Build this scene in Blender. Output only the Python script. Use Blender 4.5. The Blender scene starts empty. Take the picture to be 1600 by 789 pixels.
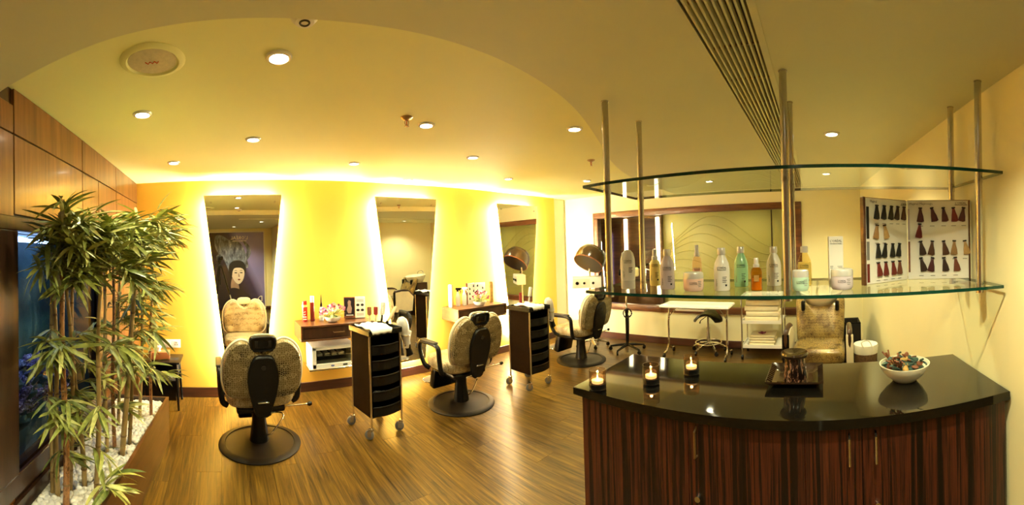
import bpy, bmesh, math, random
from mathutils import Vector, Matrix
PI = math.pi
random.seed(7)
scene = bpy.context.scene
C = scene.collection

# ------------------------------------------------------------------ camera
F = 592.47; YAW = 0.7612; ROLL = -0.02926; PITCH = 0.00168; V0 = -7.55
EYE = Vector((0, 0, 1.6))
cam_d = bpy.data.cameras.new('camera'); cam = bpy.data.objects.new('camera', cam_d); C.objects.link(cam)
scene.camera = cam
cam_d.type = 'PANO'; cam_d.panorama_type = 'CENTRAL_CYLINDRICAL'
cam_d.central_cylindrical_radius = 1.0
cam_d.central_cylindrical_range_u_min = -800 / F; cam_d.central_cylindrical_range_u_max = 800 / F
cam_d.central_cylindrical_range_v_min = -(394.5 - V0) / F; cam_d.central_cylindrical_range_v_max = (394.5 + V0) / F
cam_d.clip_start = 0.01
_r = Vector((math.cos(YAW), -math.sin(YAW), 0)); FWD = Vector((math.sin(YAW), math.cos(YAW), 0)); _u = Vector((0, 0, 1))
_f = FWD * math.cos(PITCH) + _u * math.sin(PITCH); _u2 = _u * math.cos(PITCH) - FWD * math.sin(PITCH)
_r3 = _r * math.cos(ROLL) + _u2 * math.sin(ROLL); _u3 = _u2 * math.cos(ROLL) - _r * math.sin(ROLL)
m4 = Matrix((( _r3.x, _u3.x, -_f.x, 0), (_r3.y, _u3.y, -_f.y, 0), (_r3.z, _u3.z, -_f.z, EYE.z), (0, 0, 0, 1)))
cam.matrix_world = m4

# ------------------------------------------------------------------ world, exposure, light levels
world = bpy.data.worlds.new('world'); scene.world = world; world.use_nodes = True
world.node_tree.nodes['Background'].inputs[0].default_value = (1.0, 0.8, 0.5, 1)
world.node_tree.nodes['Background'].inputs[1].default_value = 0.02
vs = scene.view_settings
vs.view_transform = 'Standard'; vs.look = 'None'; vs.gamma = 1.0; vs.use_curve_mapping = False
vs.exposure = 0.62
WARM = (1.0, 0.94, 0.56)
SPOT_W = 46.0          # each ceiling downlight
HALO = 195.0            # emission of the strips behind the mirrors

# room numbers (metres)
YW, HC, HS, XL, XB = 4.343, 2.469, 2.379, -0.995, 5.554
RW_A = 1.5033; RW_D = 0.993        # near wall behind the counter: n.(x,y)=D
RN = Vector((math.cos(RW_A), -math.sin(RW_A), 0))
def near_y(x): return (RW_D - RN.x * x) / RN.y
YREAR = -2.6

# ------------------------------------------------------------------ materials
MATS = {}
def nt(name):
    m = bpy.data.materials.new(name); m.use_nodes = True
    t = m.node_tree; b = t.nodes['Principled BSDF']; MATS[name] = m
    return m, t, b
def N(t, kind, **kw):
    n = t.nodes.new(kind)
    for k, v in kw.items(): setattr(n, k, v)
    return n
def coords(t, scale, rnd=False, space='Object'):
    tc = N(t, 'ShaderNodeTexCoord'); mp = N(t, 'ShaderNodeMapping'); mp.inputs['Scale'].default_value = scale
    t.links.new(tc.outputs[space], mp.inputs['Vector'])
    if rnd:
        oi = N(t, 'ShaderNodeObjectInfo'); mu = N(t, 'ShaderNodeVectorMath', operation='SCALE'); mu.inputs[0].default_value = (37, 53, 91)
        t.links.new(oi.outputs['Random'], mu.inputs['Scale']); t.links.new(mu.outputs[0], mp.inputs['Location'])
    return mp.outputs[0]
def ramp(t, fac, stops):
    r = N(t, 'ShaderNodeValToRGB'); e = r.color_ramp.elements
    while len(e) < len(stops): e.new(0.5)
    for i, (p, c) in enumerate(stops): e[i].position = p; e[i].color = (*c, 1)
    t.links.new(fac, r.inputs[0]); return r.outputs[0]
def plain(name, col, rough=0.5, metal=0.0, var=0.06, scale=6.0, bump=0.0, coat=0.0, spec=0.5, rnd=False):
    """colour with a little procedural variation and fine relief"""
    m, t, b = nt(name)
    v = coords(t, (scale, scale, scale), rnd)
    n = N(t, 'ShaderNodeTexNoise'); n.inputs['Scale'].default_value = 1.0; n.inputs['Detail'].default_value = 4
    t.links.new(v, n.inputs['Vector'])
    lo = tuple(max(0, c * (1 - var)) for c in col); hi = tuple(min(1, c * (1 + var)) for c in col)
    t.links.new(ramp(t, n.outputs['Fac'], [(0.3, lo), (0.7, hi)]), b.inputs['Base Color'])
    b.inputs['Roughness'].default_value = rough; b.inputs['Metallic'].default_value = metal
    b.inputs['Coat Weight'].default_value = coat; b.inputs['Specular IOR Level'].default_value = spec
    if bump:
        n2 = N(t, 'ShaderNodeTexNoise'); n2.inputs['Scale'].default_value = scale * 12; bp = N(t, 'ShaderNodeBump'); bp.inputs['Strength'].default_value = bump; bp.inputs['Distance'].default_value = 0.002
        t.links.new(n2.outputs['Fac'], bp.inputs['Height']); t.links.new(bp.outputs[0], b.inputs['Normal'])
    return m
def wood(name, scale, stops, rough=0.35, coat=0.0, rnd=False, distort=0.6, fine=True, sharp=False):
    m, t, b = nt(name)
    v = coords(t, scale, rnd)
    n = N(t, 'ShaderNodeTexNoise'); n.inputs['Scale'].default_value = 1.0; n.inputs['Detail'].default_value = 6; n.inputs['Roughness'].default_value = 0.62; n.inputs['Distortion'].default_value = distort
    t.links.new(v, n.inputs['Vector'])
    col = ramp(t, n.outputs['Fac'], stops)
    if fine:
        v2 = coords(t, tuple(s * 7 for s in scale), rnd)
        n2 = N(t, 'ShaderNodeTexNoise'); n2.inputs['Scale'].default_value = 1.0; n2.inputs['Detail'].default_value = 2; t.links.new(v2, n2.inputs['Vector'])
        mx = N(t, 'ShaderNodeMix', data_type='RGBA', blend_type='MULTIPLY'); mx.inputs[0].default_value = 0.55
        t.links.new(col, mx.inputs[6]); t.links.new(ramp(t, n2.outputs['Fac'], [(0.3, (0.62, 0.6, 0.56)), (0.62, (1, 1, 1))]), mx.inputs[7]); col = mx.outputs[2]
    if rnd:
        oi = N(t, 'ShaderNodeObjectInfo'); hv = N(t, 'ShaderNodeHueSaturation'); mr = N(t, 'ShaderNodeMapRange'); mr.inputs[3].default_value = 0.86; mr.inputs[4].default_value = 1.12
        t.links.new(oi.outputs['Random'], mr.inputs[0]); t.links.new(mr.outputs[0], hv.inputs['Value']); t.links.new(col, hv.inputs['Color']); col = hv.outputs[0]
    t.links.new(col, b.inputs['Base Color']); b.inputs['Roughness'].default_value = rough; b.inputs['Coat Weight'].default_value = coat; b.inputs['Coat Roughness'].default_value = 0.12
    return m
def emit(name, col, strength):
    m, t, b = nt(name)
    b.inputs['Base Color'].default_value = (*col, 1); b.inputs['Emission Color'].default_value = (*col, 1); b.inputs['Emission Strength'].default_value = strength
    return m
def clear(name, tint, ior=1.5, rough=0.0, boost=1.0):
    """thin clear sheet: straight transmission plus a fresnel reflection"""
    m, t, b = nt(name)
    tr = N(t, 'ShaderNodeBsdfTransparent'); tr.inputs[0].default_value = (*tint, 1)
    gl = N(t, 'ShaderNodeBsdfGlossy'); gl.inputs['Roughness'].default_value = rough
    fr = N(t, 'ShaderNodeFresnel'); fr.inputs[0].default_value = ior
    mx = N(t, 'ShaderNodeMixShader'); mu = N(t, 'ShaderNodeMath', operation='MULTIPLY', use_clamp=True); mu.inputs[1].default_value = boost
    ge = N(t, 'ShaderNodeNewGeometry'); iv = N(t, 'ShaderNodeMath', operation='MULTIPLY_ADD'); iv.inputs[1].default_value = -boost; iv.inputs[2].default_value = boost
    t.links.new(ge.outputs['Backfacing'], iv.inputs[0]); t.links.new(iv.outputs[0], mu.inputs[1])
    t.links.new(fr.outputs[0], mu.inputs[0]); t.links.new(mu.outputs[0], mx.inputs[0]); t.links.new(tr.outputs[0], mx.inputs[1]); t.links.new(gl.outputs[0], mx.inputs[2])
    t.links.new(mx.outputs[0], t.nodes['Material Output'].inputs[0])
    return m
def croc(name, pale, mid, dark, gloss=0.28, cell=60, seam=None):
    m, t, b = nt(name)
    v = coords(t, (cell, cell, cell))
    vo = N(t, 'ShaderNodeTexVoronoi', feature='DISTANCE_TO_EDGE'); vo.inputs['Scale'].default_value = 1.0; vo.inputs['Randomness'].default_value = 0.55; t.links.new(v, vo.inputs['Vector'])
    nz = N(t, 'ShaderNodeTexNoise'); nz.inputs['Scale'].default_value = 7.0; nz.inputs['Detail'].default_value = 5
    tc = N(t, 'ShaderNodeTexCoord'); t.links.new(tc.outputs['Object'], nz.inputs['Vector'])
    cells = ramp(t, nz.outputs['Fac'], [(0.36, mid), (0.52, pale), (0.72, pale)])
    edge = ramp(t, nz.outputs['Fac'], [(0.40, dark), (0.62, seam or mid)])
    mx = N(t, 'ShaderNodeMix', data_type='RGBA'); t.links.new(ramp(t, vo.outputs['Distance'], [(0.03, (0, 0, 0)), (0.12, (1, 1, 1))]), mx.inputs[0])
    t.links.new(edge, mx.inputs[6]); t.links.new(cells, mx.inputs[7]); t.links.new(mx.outputs[2], b.inputs['Base Color'])
    bp = N(t, 'ShaderNodeBump'); bp.inputs['Strength'].default_value = 0.5; bp.inputs['Distance'].default_value = 0.003; t.links.new(vo.outputs['Distance'], bp.inputs['Height']); t.links.new(bp.outputs[0], b.inputs['Normal'])
    b.inputs['Roughness'].default_value = gloss; b.inputs['Metallic'].default_value = 0.15; b.inputs['Coat Weight'].default_value = 0.25
    return m

plain('yellow_paint', (0.88, 0.50, 0.060), 0.55, var=0.02, scale=2, bump=0.05)
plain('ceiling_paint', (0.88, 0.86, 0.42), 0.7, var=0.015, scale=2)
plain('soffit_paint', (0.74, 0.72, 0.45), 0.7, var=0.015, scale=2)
plain('cream_paint', (0.90, 0.83, 0.50), 0.6, var=0.015, scale=2)
plain('white_paint', (0.92, 0.88, 0.76), 0.6, var=0.015, scale=2)
plain('olive_paint', (0.56, 0.50, 0.15), 0.35, var=0.03, scale=2)
wood('panel_wood', (9, 14, 0.7), [(0.30, (0.075, 0.026, 0.007)), (0.5, (0.17, 0.066, 0.017)), (0.7, (0.25, 0.11, 0.032))], 0.3, 0.25, True)
wood('dark_wood', (10, 10, 1.0), [(0.3, (0.018, 0.007, 0.004)), (0.7, (0.075, 0.028, 0.012))], 0.32, 0.2)
wood('baseboard_wood', (1.2, 1.2, 30), [(0.3, (0.035, 0.010, 0.006)), (0.7, (0.10, 0.03, 0.014))], 0.35, 0.2)
wood('frame_wood', (1.5, 1.5, 12), [(0.3, (0.07, 0.022, 0.010)), (0.7, (0.22, 0.085, 0.03))], 0.35, 0.2)
wood('floor_wood', (34, 1.4, 8), [(0.32, (0.016, 0.0072, 0.0010)), (0.47, (0.068, 0.034, 0.0035)), (0.68, (0.165, 0.092, 0.0105))], 0.36, 0.0, True, 1.4)
MATS['floor_wood'].node_tree.nodes['Principled BSDF'].inputs['Specular IOR Level'].default_value = 0.3
wood('ebony', (1.0, 46, 0.6), [(0.36, (0.004, 0.0018, 0.0012)), (0.46, (0.012, 0.004, 0.0025)), (0.52, (0.085, 0.018, 0.007)), (0.60, (0.016, 0.005, 0.003)), (0.68, (0.10, 0.024, 0.009))], 0.34, 0.12, False, 0.25)
wood('shelf_wood', (2.0, 22, 22), [(0.3, (0.055, 0.017, 0.006)), (0.7, (0.16, 0.058, 0.019))], 0.3, 0.2)
wood('planter_wood', (14, 1.5, 14), [(0.3, (0.075, 0.028, 0.008)), (0.7, (0.17, 0.07, 0.02))], 0.3, 0.25)
wood('cane_wood', (20, 20, 3), [(0.3, (0.27, 0.17, 0.06)), (0.7, (0.50, 0.35, 0.14))], 0.4, 0.1, True)
wood('cane_speckled', (60, 60, 40), [(0.36, (0.06, 0.02, 0.008)), (0.46, (0.34, 0.15, 0.05)), (0.7, (0.46, 0.22, 0.075))], 0.4, 0.1)
plain('cane_node', (0.22, 0.13, 0.05), 0.6)
m, t, b = nt('granite')
v = coords(t, (420, 420, 420)); vo = N(t, 'ShaderNodeTexVoronoi'); vo.inputs['Scale'].default_value = 1.0; t.links.new(v, vo.inputs['Vector'])
t.links.new(ramp(t, vo.outputs['Distance'], [(0.04, (0.30, 0.26, 0.16)), (0.09, (0.005, 0.0042, 0.003))]), b.inputs['Base Color']); b.inputs['Roughness'].default_value = 0.06; b.inputs['Specular IOR Level'].default_value = 0.5
croc('croc_leather', (0.62, 0.53, 0.33), (0.36, 0.27, 0.13), (0.10, 0.06, 0.025), 0.28, 70)
croc('croc_dark', (0.17, 0.125, 0.055), (0.022, 0.013, 0.006), (0.36, 0.29, 0.15), 0.25, 58, (0.34, 0.27, 0.14))
croc('croc_gold', (0.38, 0.27, 0.08), (0.18, 0.11, 0.035), (0.06, 0.035, 0.02), 0.22, 85)
plain('cream_leather', (0.82, 0.73, 0.52), 0.35, var=0.08, coat=0.2)
plain('black_plastic', (0.006, 0.0055, 0.005), 0.26, var=0.2, bump=0.03, spec=0.3)
plain('black_matt', (0.010, 0.009, 0.008), 0.5, var=0.2, bump=0.1)
plain('black_rubber', (0.009, 0.006, 0.0035), 0.5, var=0.15, bump=0.1, spec=0.12)
plain('trolley_panel', (0.009, 0.0045, 0.002), 0.8, var=0.2, spec=0.03)
plain('chrome', (0.78, 0.75, 0.70), 0.14, 1.0, var=0.02)
plain('brushed_steel', (0.55, 0.53, 0.50), 0.24, 1.0, var=0.04, scale=30)
plain('silver', (0.78, 0.77, 0.75), 0.26, 0.35, var=0.03)
plain('bronze_metal', (0.42, 0.30, 0.16), 0.3, 1.0, var=0.05)
plain('wheel_grey', (0.16, 0.15, 0.14), 0.45)
m, t, b = nt('mirror_silver'); b.inputs['Base Color'].default_value = (0.93, 0.93, 0.90, 1); b.inputs['Metallic'].default_value = 1.0; b.inputs['Roughness'].default_value = 0.004
clear('shelf_glass', (0.95, 0.985, 0.955), 1.5, 0.0, 1.0)
clear('window_glass', (0.96, 0.97, 0.93), 1.5, 0.0, 1.0)
clear('tank_glass', (0.85, 0.93, 1.0), 1.4, 0.0, 0.6)
clear('candle_glass', (0.88, 0.79, 0.68), 1.5, 0.0, 2.0)
clear('dome_clear', (0.97, 0.96, 0.92), 1.45, 0.02, 1.5)
clear('amber_glass', (0.92, 0.62, 0.22), 1.45, 0.02, 1.2)
clear('oil_glass', (0.95, 0.86, 0.58), 1.45, 0.02, 1.2)
clear('pink_glass', (0.97, 0.82, 0.74), 1.45, 0.02, 1.2)
plain('glass_edge', (0.004, 0.045, 0.028), 0.08, var=0.2, spec=0.7)
emit('strip_light', (1.0, 0.93, 0.66), HALO)
emit('lamp_lens', (1.0, 0.90, 0.66), 28.0)
emit('flame', (1.0, 0.55, 0.16), 55.0)
emit('wax_glow', (1.0, 0.66, 0.30), 0.9)
emit('niche_strip', (1.0, 0.88, 0.55), 6.0)
emit('blue_tube', (0.42, 0.40, 1.0), 2.2)
emit('tank_lamp', (0.45, 0.62, 1.0), 5.0)
plain('white_gloss', (0.90, 0.88, 0.82), 0.2, var=0.02, coat=0.3)
plain('white_plastic', (0.86, 0.83, 0.74), 0.4, var=0.02)
plain('cream_plastic', (0.78, 0.72, 0.56), 0.35, var=0.03)
plain('speaker_cloth', (0.62, 0.54, 0.36), 0.8, var=0.08, scale=60, bump=0.3)
plain('towel_white', (0.93, 0.90, 0.82), 0.95, var=0.05, scale=14, bump=0.8)
plain('towel_cream', (0.88, 0.78, 0.52), 0.95, var=0.05, scale=14, bump=0.8)
plain('paper', (0.92, 0.90, 0.84), 0.7, var=0.02)
plain('ink', (0.015, 0.013, 0.012), 0.5, var=0.05)
plain('grey_ink', (0.24, 0.23, 0.22), 0.6, var=0.05)
plain('red_can', (0.62, 0.03, 0.012), 0.22, var=0.05, coat=0.3)
plain('maroon_can', (0.22, 0.018, 0.012), 0.2, var=0.08, coat=0.3)
plain('gold_tin', (0.62, 0.42, 0.14), 0.3, 0.5, var=0.06)
plain('pearl_white', (0.86, 0.84, 0.78), 0.25, var=0.02, coat=0.3)
plain('pearl_yellow', (0.86, 0.72, 0.24), 0.25, var=0.02, coat=0.3)
plain('pearl_lilac', (0.62, 0.54, 0.60), 0.25, var=0.02, coat=0.3)
plain('pearl_pink', (0.86, 0.60, 0.50), 0.25, var=0.02, coat=0.3)
plain('pearl_green', (0.33, 0.66, 0.36), 0.25, var=0.03, coat=0.3)
plain('pearl_mint', (0.50, 0.72, 0.56), 0.25, var=0.02, coat=0.3)
plain('amber_liquid', (0.66, 0.33, 0.05), 0.15, var=0.05)
plain('oil_liquid', (0.86, 0.74, 0.36), 0.15, var=0.05)
plain('leaf_green', (0.27, 0.30, 0.06), 0.42, var=0.3, scale=9, rnd=True)
plain('leaf_pale', (0.52, 0.52, 0.17), 0.42, var=0.25, scale=9, rnd=True)
plain('leaf_dark', (0.15, 0.19, 0.04), 0.42, var=0.3, scale=9, rnd=True)
plain('twig', (0.24, 0.20, 0.07), 0.6)
plain('pebble_white', (0.88, 0.85, 0.77), 0.5, var=0.06, scale=25, bump=0.2, rnd=True)
plain('soil', (0.55, 0.52, 0.45), 0.9, var=0.3, scale=60, bump=1.0)
wood('coral_blue', (70, 70, 70), [(0.40, (0.006, 0.010, 0.03)), (0.55, (0.06, 0.09, 0.34)), (0.66, (0.50, 0.55, 0.85))], 0.6, 0.0, False, 0.4, False)
wood('coral_violet', (60, 60, 60), [(0.40, (0.010, 0.008, 0.03)), (0.55, (0.16, 0.12, 0.42)), (0.66, (0.66, 0.60, 0.88))], 0.6, 0.0, False, 0.4, False)
plain('tank_back', (0.015, 0.06, 0.085), 0.5, var=0.4, scale=5)
plain('ceramic_cream', (0.82, 0.76, 0.58), 0.25, var=0.04, scale=3, coat=0.4)
wood('ceramic_dark', (55, 55, 14), [(0.45, (0.008, 0.004, 0.003)), (0.52, (0.04, 0.015, 0.01)), (0.56, (0.45, 0.24, 0.15)), (0.60, (0.012, 0.005, 0.004))], 0.12, 0.4, False, 0.3, False)
plain('tray_glaze', (0.030, 0.014, 0.007), 0.12, var=0.4, scale=12, coat=0.5)
plain('petal_pink', (0.62, 0.12, 0.25), 0.6, var=0.25, scale=30)
plain('petal_white', (0.80, 0.52, 0.55), 0.6, var=0.1, scale=30)
plain('petal_plum', (0.20, 0.015, 0.06), 0.6, var=0.3, scale=30)
plain('pot_brown', (0.22, 0.07, 0.025), 0.7, var=0.35, scale=30)
plain('pot_teal', (0.035, 0.075, 0.06), 0.6, var=0.4, scale=30)
plain('pot_gold', (0.46, 0.26, 0.06), 0.6, var=0.3, scale=30)
plain('wood_handle', (0.70, 0.58, 0.34), 0.4, var=0.1)
plain('brush_red', (0.26, 0.02, 0.02), 0.35)
plain('bristle', (0.62, 0.60, 0.55), 0.6, var=0.3, scale=120, bump=1.0)
plain('wicker', (0.16, 0.085, 0.04), 0.7, var=0.4, scale=60, bump=1.0)
plain('tinted_hood', (0.045, 0.026, 0.012), 0.16, var=0.15, coat=0.0)
plain('hood_inner', (0.02, 0.012, 0.008), 0.3)
plain('tissue_box', (0.48, 0.16, 0.05), 0.5, var=0.1)
plain('poster_black', (0.022, 0.016, 0.026), 0.3, var=0.2, scale=2)
m, t, b = nt('poster_ground')
tc = N(t, 'ShaderNodeTexCoord'); sx = N(t, 'ShaderNodeSeparateXYZ'); t.links.new(tc.outputs['Object'], sx.inputs[0])
ad = N(t, 'ShaderNodeMath', operation='MULTIPLY_ADD'); ad.inputs[1].default_value = 0.45; t.links.new(sx.outputs['Z'], ad.inputs[0]); t.links.new(sx.outputs['X'], ad.inputs[2])
t.links.new(ramp(t, ad.outputs[0], [(0.35, (0.022, 0.014, 0.024)), (0.75, (0.045, 0.032, 0.11)), (1.0, (0.24, 0.22, 0.58))]), b.inputs['Base Color']); b.inputs['Roughness'].default_value = 0.3
wood('poster_hair', (14, 3, 5), [(0.35, (0.03, 0.035, 0.06)), (0.6, (0.22, 0.26, 0.36)), (0.75, (0.62, 0.66, 0.74))], 0.4)
plain('poster_skin', (0.74, 0.62, 0.50), 0.45, var=0.05)
plain('poster_shade', (0.36, 0.24, 0.19), 0.45, var=0.1)
HAIR = {'black': (0.012, 0.011, 0.012), 'dark': (0.045, 0.022, 0.016), 'brown': (0.11, 0.045, 0.022), 'gold': (0.42, 0.24, 0.10), 'blond': (0.58, 0.37, 0.15), 'red': (0.18, 0.02, 0.016), 'auburn': (0.20, 0.06, 0.03), 'wine': (0.085, 0.018, 0.020)}
for k, c_ in HAIR.items():
    wood('hair_' + k, (500, 500, 30), [(0.3, tuple(x * 0.6 for x in c_)), (0.7, tuple(min(1, x * 1.5) for x in c_))], 0.4)

# ------------------------------------------------------------------ mesh helpers
class MB:
    def __init__(s): s.v = []; s.f = []; s.sm = True
    def add(s, vs_, fs, M=None):
        o = len(s.v)
        s.v += [tuple(M @ Vector(q)) if M else tuple(q) for q in vs_]; s.f += [tuple(i + o for i in q) for q in fs]; return s
    def box(s, c, d, M=None):
        x, y, z = d[0] / 2, d[1] / 2, d[2] / 2
        vs_ = [(c[0] + i * x, c[1] + j * y, c[2] + k * z) for i in (-1, 1) for j in (-1, 1) for k in (-1, 1)]
        return s.add(vs_, [(0, 1, 3, 2), (4, 6, 7, 5), (0, 4, 5, 1), (2, 3, 7, 6), (0, 2, 6, 4), (1, 5, 7, 3)], M)
    def lohi(s, a, b, M=None):
        return s.box([(a[i] + b[i]) / 2 for i in range(3)], [abs(b[i] - a[i]) for i in range(3)], M)
    def rbox(s, c, d, r=0.01, seg=2, M=None):
        bm = bmesh.new(); bmesh.ops.create_cube(bm, size=1)
        for v_ in bm.verts: v_.co = Vector((v_.co.x * d[0], v_.co.y * d[1], v_.co.z * d[2]))
        bmesh.ops.bevel(bm, geom=list(bm.edges), offset=min(r, min(d) * 0.49), segments=seg, profile=0.5, affect='EDGES', clamp_overlap=True)
        bm.verts.index_update()
        vs_ = [(q.co.x + c[0], q.co.y + c[1], q.co.z + c[2]) for q in bm.verts]; fs = [[q.index for q in f.verts] for f in bm.faces]; bm.free()
        return s.add(vs_, fs, M)
    def cyl(s, p0, p1, r0, r1=None, n=14, M=None):
        r1 = r0 if r1 is None else r1
        p0, p1 = Vector(p0), Vector(p1); d = (p1 - p0).normalized(); a = d.orthogonal().normalized(); b_ = d.cross(a)
        vs_ = []
        for p, r in ((p0, r0), (p1, r1)):
            vs_ += [p + (a * math.cos(2 * PI * i / n) + b_ * math.sin(2 * PI * i / n)) * r for i in range(n)]
        fs = [(i, (i + 1) % n, n + (i + 1) % n, n + i) for i in range(n)] + [tuple(range(n - 1, -1, -1)), tuple(range(n, 2 * n))]
        return s.add(vs_, fs, M)
    def lathe(s, prof, n=24, c=(0, 0, 0), M=None, sx=1, sy=1):
        vs_, fs = [], []
        for r, z in prof:
            vs_ += [(c[0] + sx * r * math.cos(2 * PI * i / n), c[1] + sy * r * math.sin(2 * PI * i / n), c[2] + z) for i in range(n)]
        for k in range(len(prof) - 1):
            for i in range(n): fs.append((k * n + i, k * n + (i + 1) % n, (k + 1) * n + (i + 1) % n, (k + 1) * n + i))
        if prof[0][0] > 1e-6: fs.append(tuple(range(n - 1, -1, -1)))
        if prof[-1][0] > 1e-6: fs.append(tuple(range((len(prof) - 1) * n, len(prof) * n)))
        return s.add(vs_, fs, M)
    def tube(s, path, r, n=8, closed=False, M=None, flat=1.0):
        P = [Vector(p) for p in path]; L = len(P); vs_, fs = [], []; up = None
        for i, p in enumerate(P):
            a_ = P[(i - 1) % L] if closed or i > 0 else p; b_ = P[(i + 1) % L] if closed or i < L - 1 else p
            d = (b_ - a_).normalized()
            if up is None: up = d.orthogonal().normalized()
            up = (up - d * up.dot(d)).normalized(); sd = d.cross(up); rr = r[i] if isinstance(r, (list, tuple)) else r
            vs_ += [p + (up * math.cos(2 * PI * k / n) * flat + sd * math.sin(2 * PI * k / n)) * rr for k in range(n)]
        for i in range(L if closed else L - 1):
            j = (i + 1) % L
            for k in range(n): fs.append((i * n + k, i * n + (k + 1) % n, j * n + (k + 1) % n, j * n + k))
        if not closed: fs += [tuple(range(n - 1, -1, -1)), tuple(range((L - 1) * n, L * n))]
        return s.add(vs_, fs, M)
    def ring(s, c, R_, r, n=28, m_=8, M=None, axis='z', sx=1, sy=1):
        pts = [(c[0] + R_ * sx * math.cos(2 * PI * i / n), c[1] + R_ * sy * math.sin(2 * PI * i / n), c[2]) if axis == 'z' else (c[0] + R_ * math.cos(2 * PI * i / n), c[1], c[2] + R_ * math.sin(2 * PI * i / n)) for i in range(n)]
        return s.tube(pts, r, m_, True, M)
    def prism(s, poly, h0, h1, axis='z', M=None):
        def P(u, v_, h): return {'z': (u, v_, h), 'y': (u, h, v_), 'x': (h, u, v_)}[axis]
        n = len(poly); vs_ = [P(u, v_, h0) for u, v_ in poly] + [P(u, v_, h1) for u, v_ in poly]
        return s.add(vs_, [tuple(range(n - 1, -1, -1)), tuple(range(n, 2 * n))] + [(i, (i + 1) % n, n + (i + 1) % n, n + i) for i in range(n)], M)
    def sph(s, c, r, nu=14, nv=8, M=None, z0=-1.0, z1=1.0):
        r = r if isinstance(r, (tuple, list)) else (r, r, r)
        a0, a1 = math.asin(z0), math.asin(z1)
        vs_, fs = [], []
        for k in range(nv + 1):
            a_ = a0 + (a1 - a0) * k / nv; q = max(math.cos(a_), 1e-4)
            vs_ += [(c[0] + r[0] * q * math.cos(2 * PI * i / nu), c[1] + r[1] * q * math.sin(2 * PI * i / nu), c[2] + r[2] * math.sin(a_)) for i in range(nu)]
        for k in range(nv):
            for i in range(nu): fs.append((k * nu + i, k * nu + (i + 1) % nu, (k + 1) * nu + (i + 1) % nu, (k + 1) * nu + i))
        return s.add(vs_, fs, M)
    def pillow(s, outline, thick, M=None, rings=((1.0, 0.0), (0.985, 0.45), (0.93, 0.78), (0.8, 0.95), (0.5, 1.0)), cen=None):
        """outline in XZ, cushion thickness along Y, both sides bulged"""
        n = len(outline); cx = sum(p[0] for p in outline) / n if cen is None else cen[0]; cz = sum(p[1] for p in outline) / n if cen is None else cen[1]
        seq = [(sc, -h) for sc, h in reversed(rings)] + [(sc, h) for sc, h in rings[1:]]
        vs_, fs = [], []
        for sc, h in seq: vs_ += [(cx + (p[0] - cx) * sc, h * thick / 2, cz + (p[1] - cz) * sc) for p in outline]
        for k in range(len(seq) - 1):
            for i in range(n): fs.append((k * n + i, k * n + (i + 1) % n, (k + 1) * n + (i + 1) % n, (k + 1) * n + i))
        L = len(vs_); vs_ += [(cx, -thick / 2, cz), (cx, thick / 2, cz)]; q = (len(seq) - 1) * n
        for i in range(n): fs.append((i, L, (i + 1) % n)); fs.append((q + i, q + (i + 1) % n, L + 1))
        return s.add(vs_, fs, M)
    def mesh(s, name, mat, ang=38):
        me = bpy.data.meshes.new(name); me.from_pydata(s.v, [], s.f)
        bm = bmesh.new(); bm.from_mesh(me); bmesh.ops.recalc_face_normals(bm, faces=bm.faces); bm.to_mesh(me); bm.free()
        me.materials.append(MATS[mat])
        if ang:
            me.polygons.foreach_set('use_smooth', [True] * len(me.polygons)); me.set_sharp_from_angle(angle=math.radians(ang))
        return me
def link(name, data, parent=None, loc=(0, 0, 0), rot=(0, 0, 0), sc=None):
    o = bpy.data.objects.new(name, data); C.objects.link(o); o.parent = parent; o.location = loc; o.rotation_euler = rot
    if sc is not None: o.scale = sc if isinstance(sc, (tuple, list)) else (sc, sc, sc)
    return o
def part(mb, name, mat, parent=None, label=None, loc=(0, 0, 0), rot=(0, 0, 0), ang=38):
    o = link(name, mb.mesh(name, mat, ang), parent, loc, rot)
    if label: o['label'] = label
    return o
def tag(o, label, cat, group=None):
    o['label'] = label; o['category'] = cat
    if group: o['group'] = group
    return o
def thing(name, label, cat, loc=(0, 0, 0), rz=0, group=None):
    return tag(link(name, None, None, loc, (0, 0, rz)), label, cat, group)
def struct(mb, name, mat, parent=None):
    o = part(mb, name, mat, parent)
    if parent is None: o['kind'] = 'structure'
    return o
def copy_tree(o, parent=None):
    c = o.copy(); C.objects.link(c); c.parent = parent
    for ch in list(o.children): copy_tree(ch, c)
    return c
def smooth_path(pts, k=6, closed=False):
    P = [Vector(p) for p in pts]; n = len(P); out = []
    rng = range(n) if closed else range(n - 1)
    for i in rng:
        p0 = P[(i - 1) % n] if closed or i > 0 else P[i]; p1 = P[i]; p2 = P[(i + 1) % n]; p3 = P[(i + 2) % n] if closed or i < n - 2 else p2
        for j in range(k):
            t_ = j / k; out.append(0.5 * ((2 * p1) + (p2 - p0) * t_ + (2 * p0 - 5 * p1 + 4 * p2 - p3) * t_ ** 2 + (3 * p1 - p0 - 3 * p2 + p3) * t_ ** 3))
    if not closed: out.append(P[-1])
    return out
def face_cam(x, y): return math.atan2(-x, y)      # turns a thing's local -Y towards the room's entrance
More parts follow.
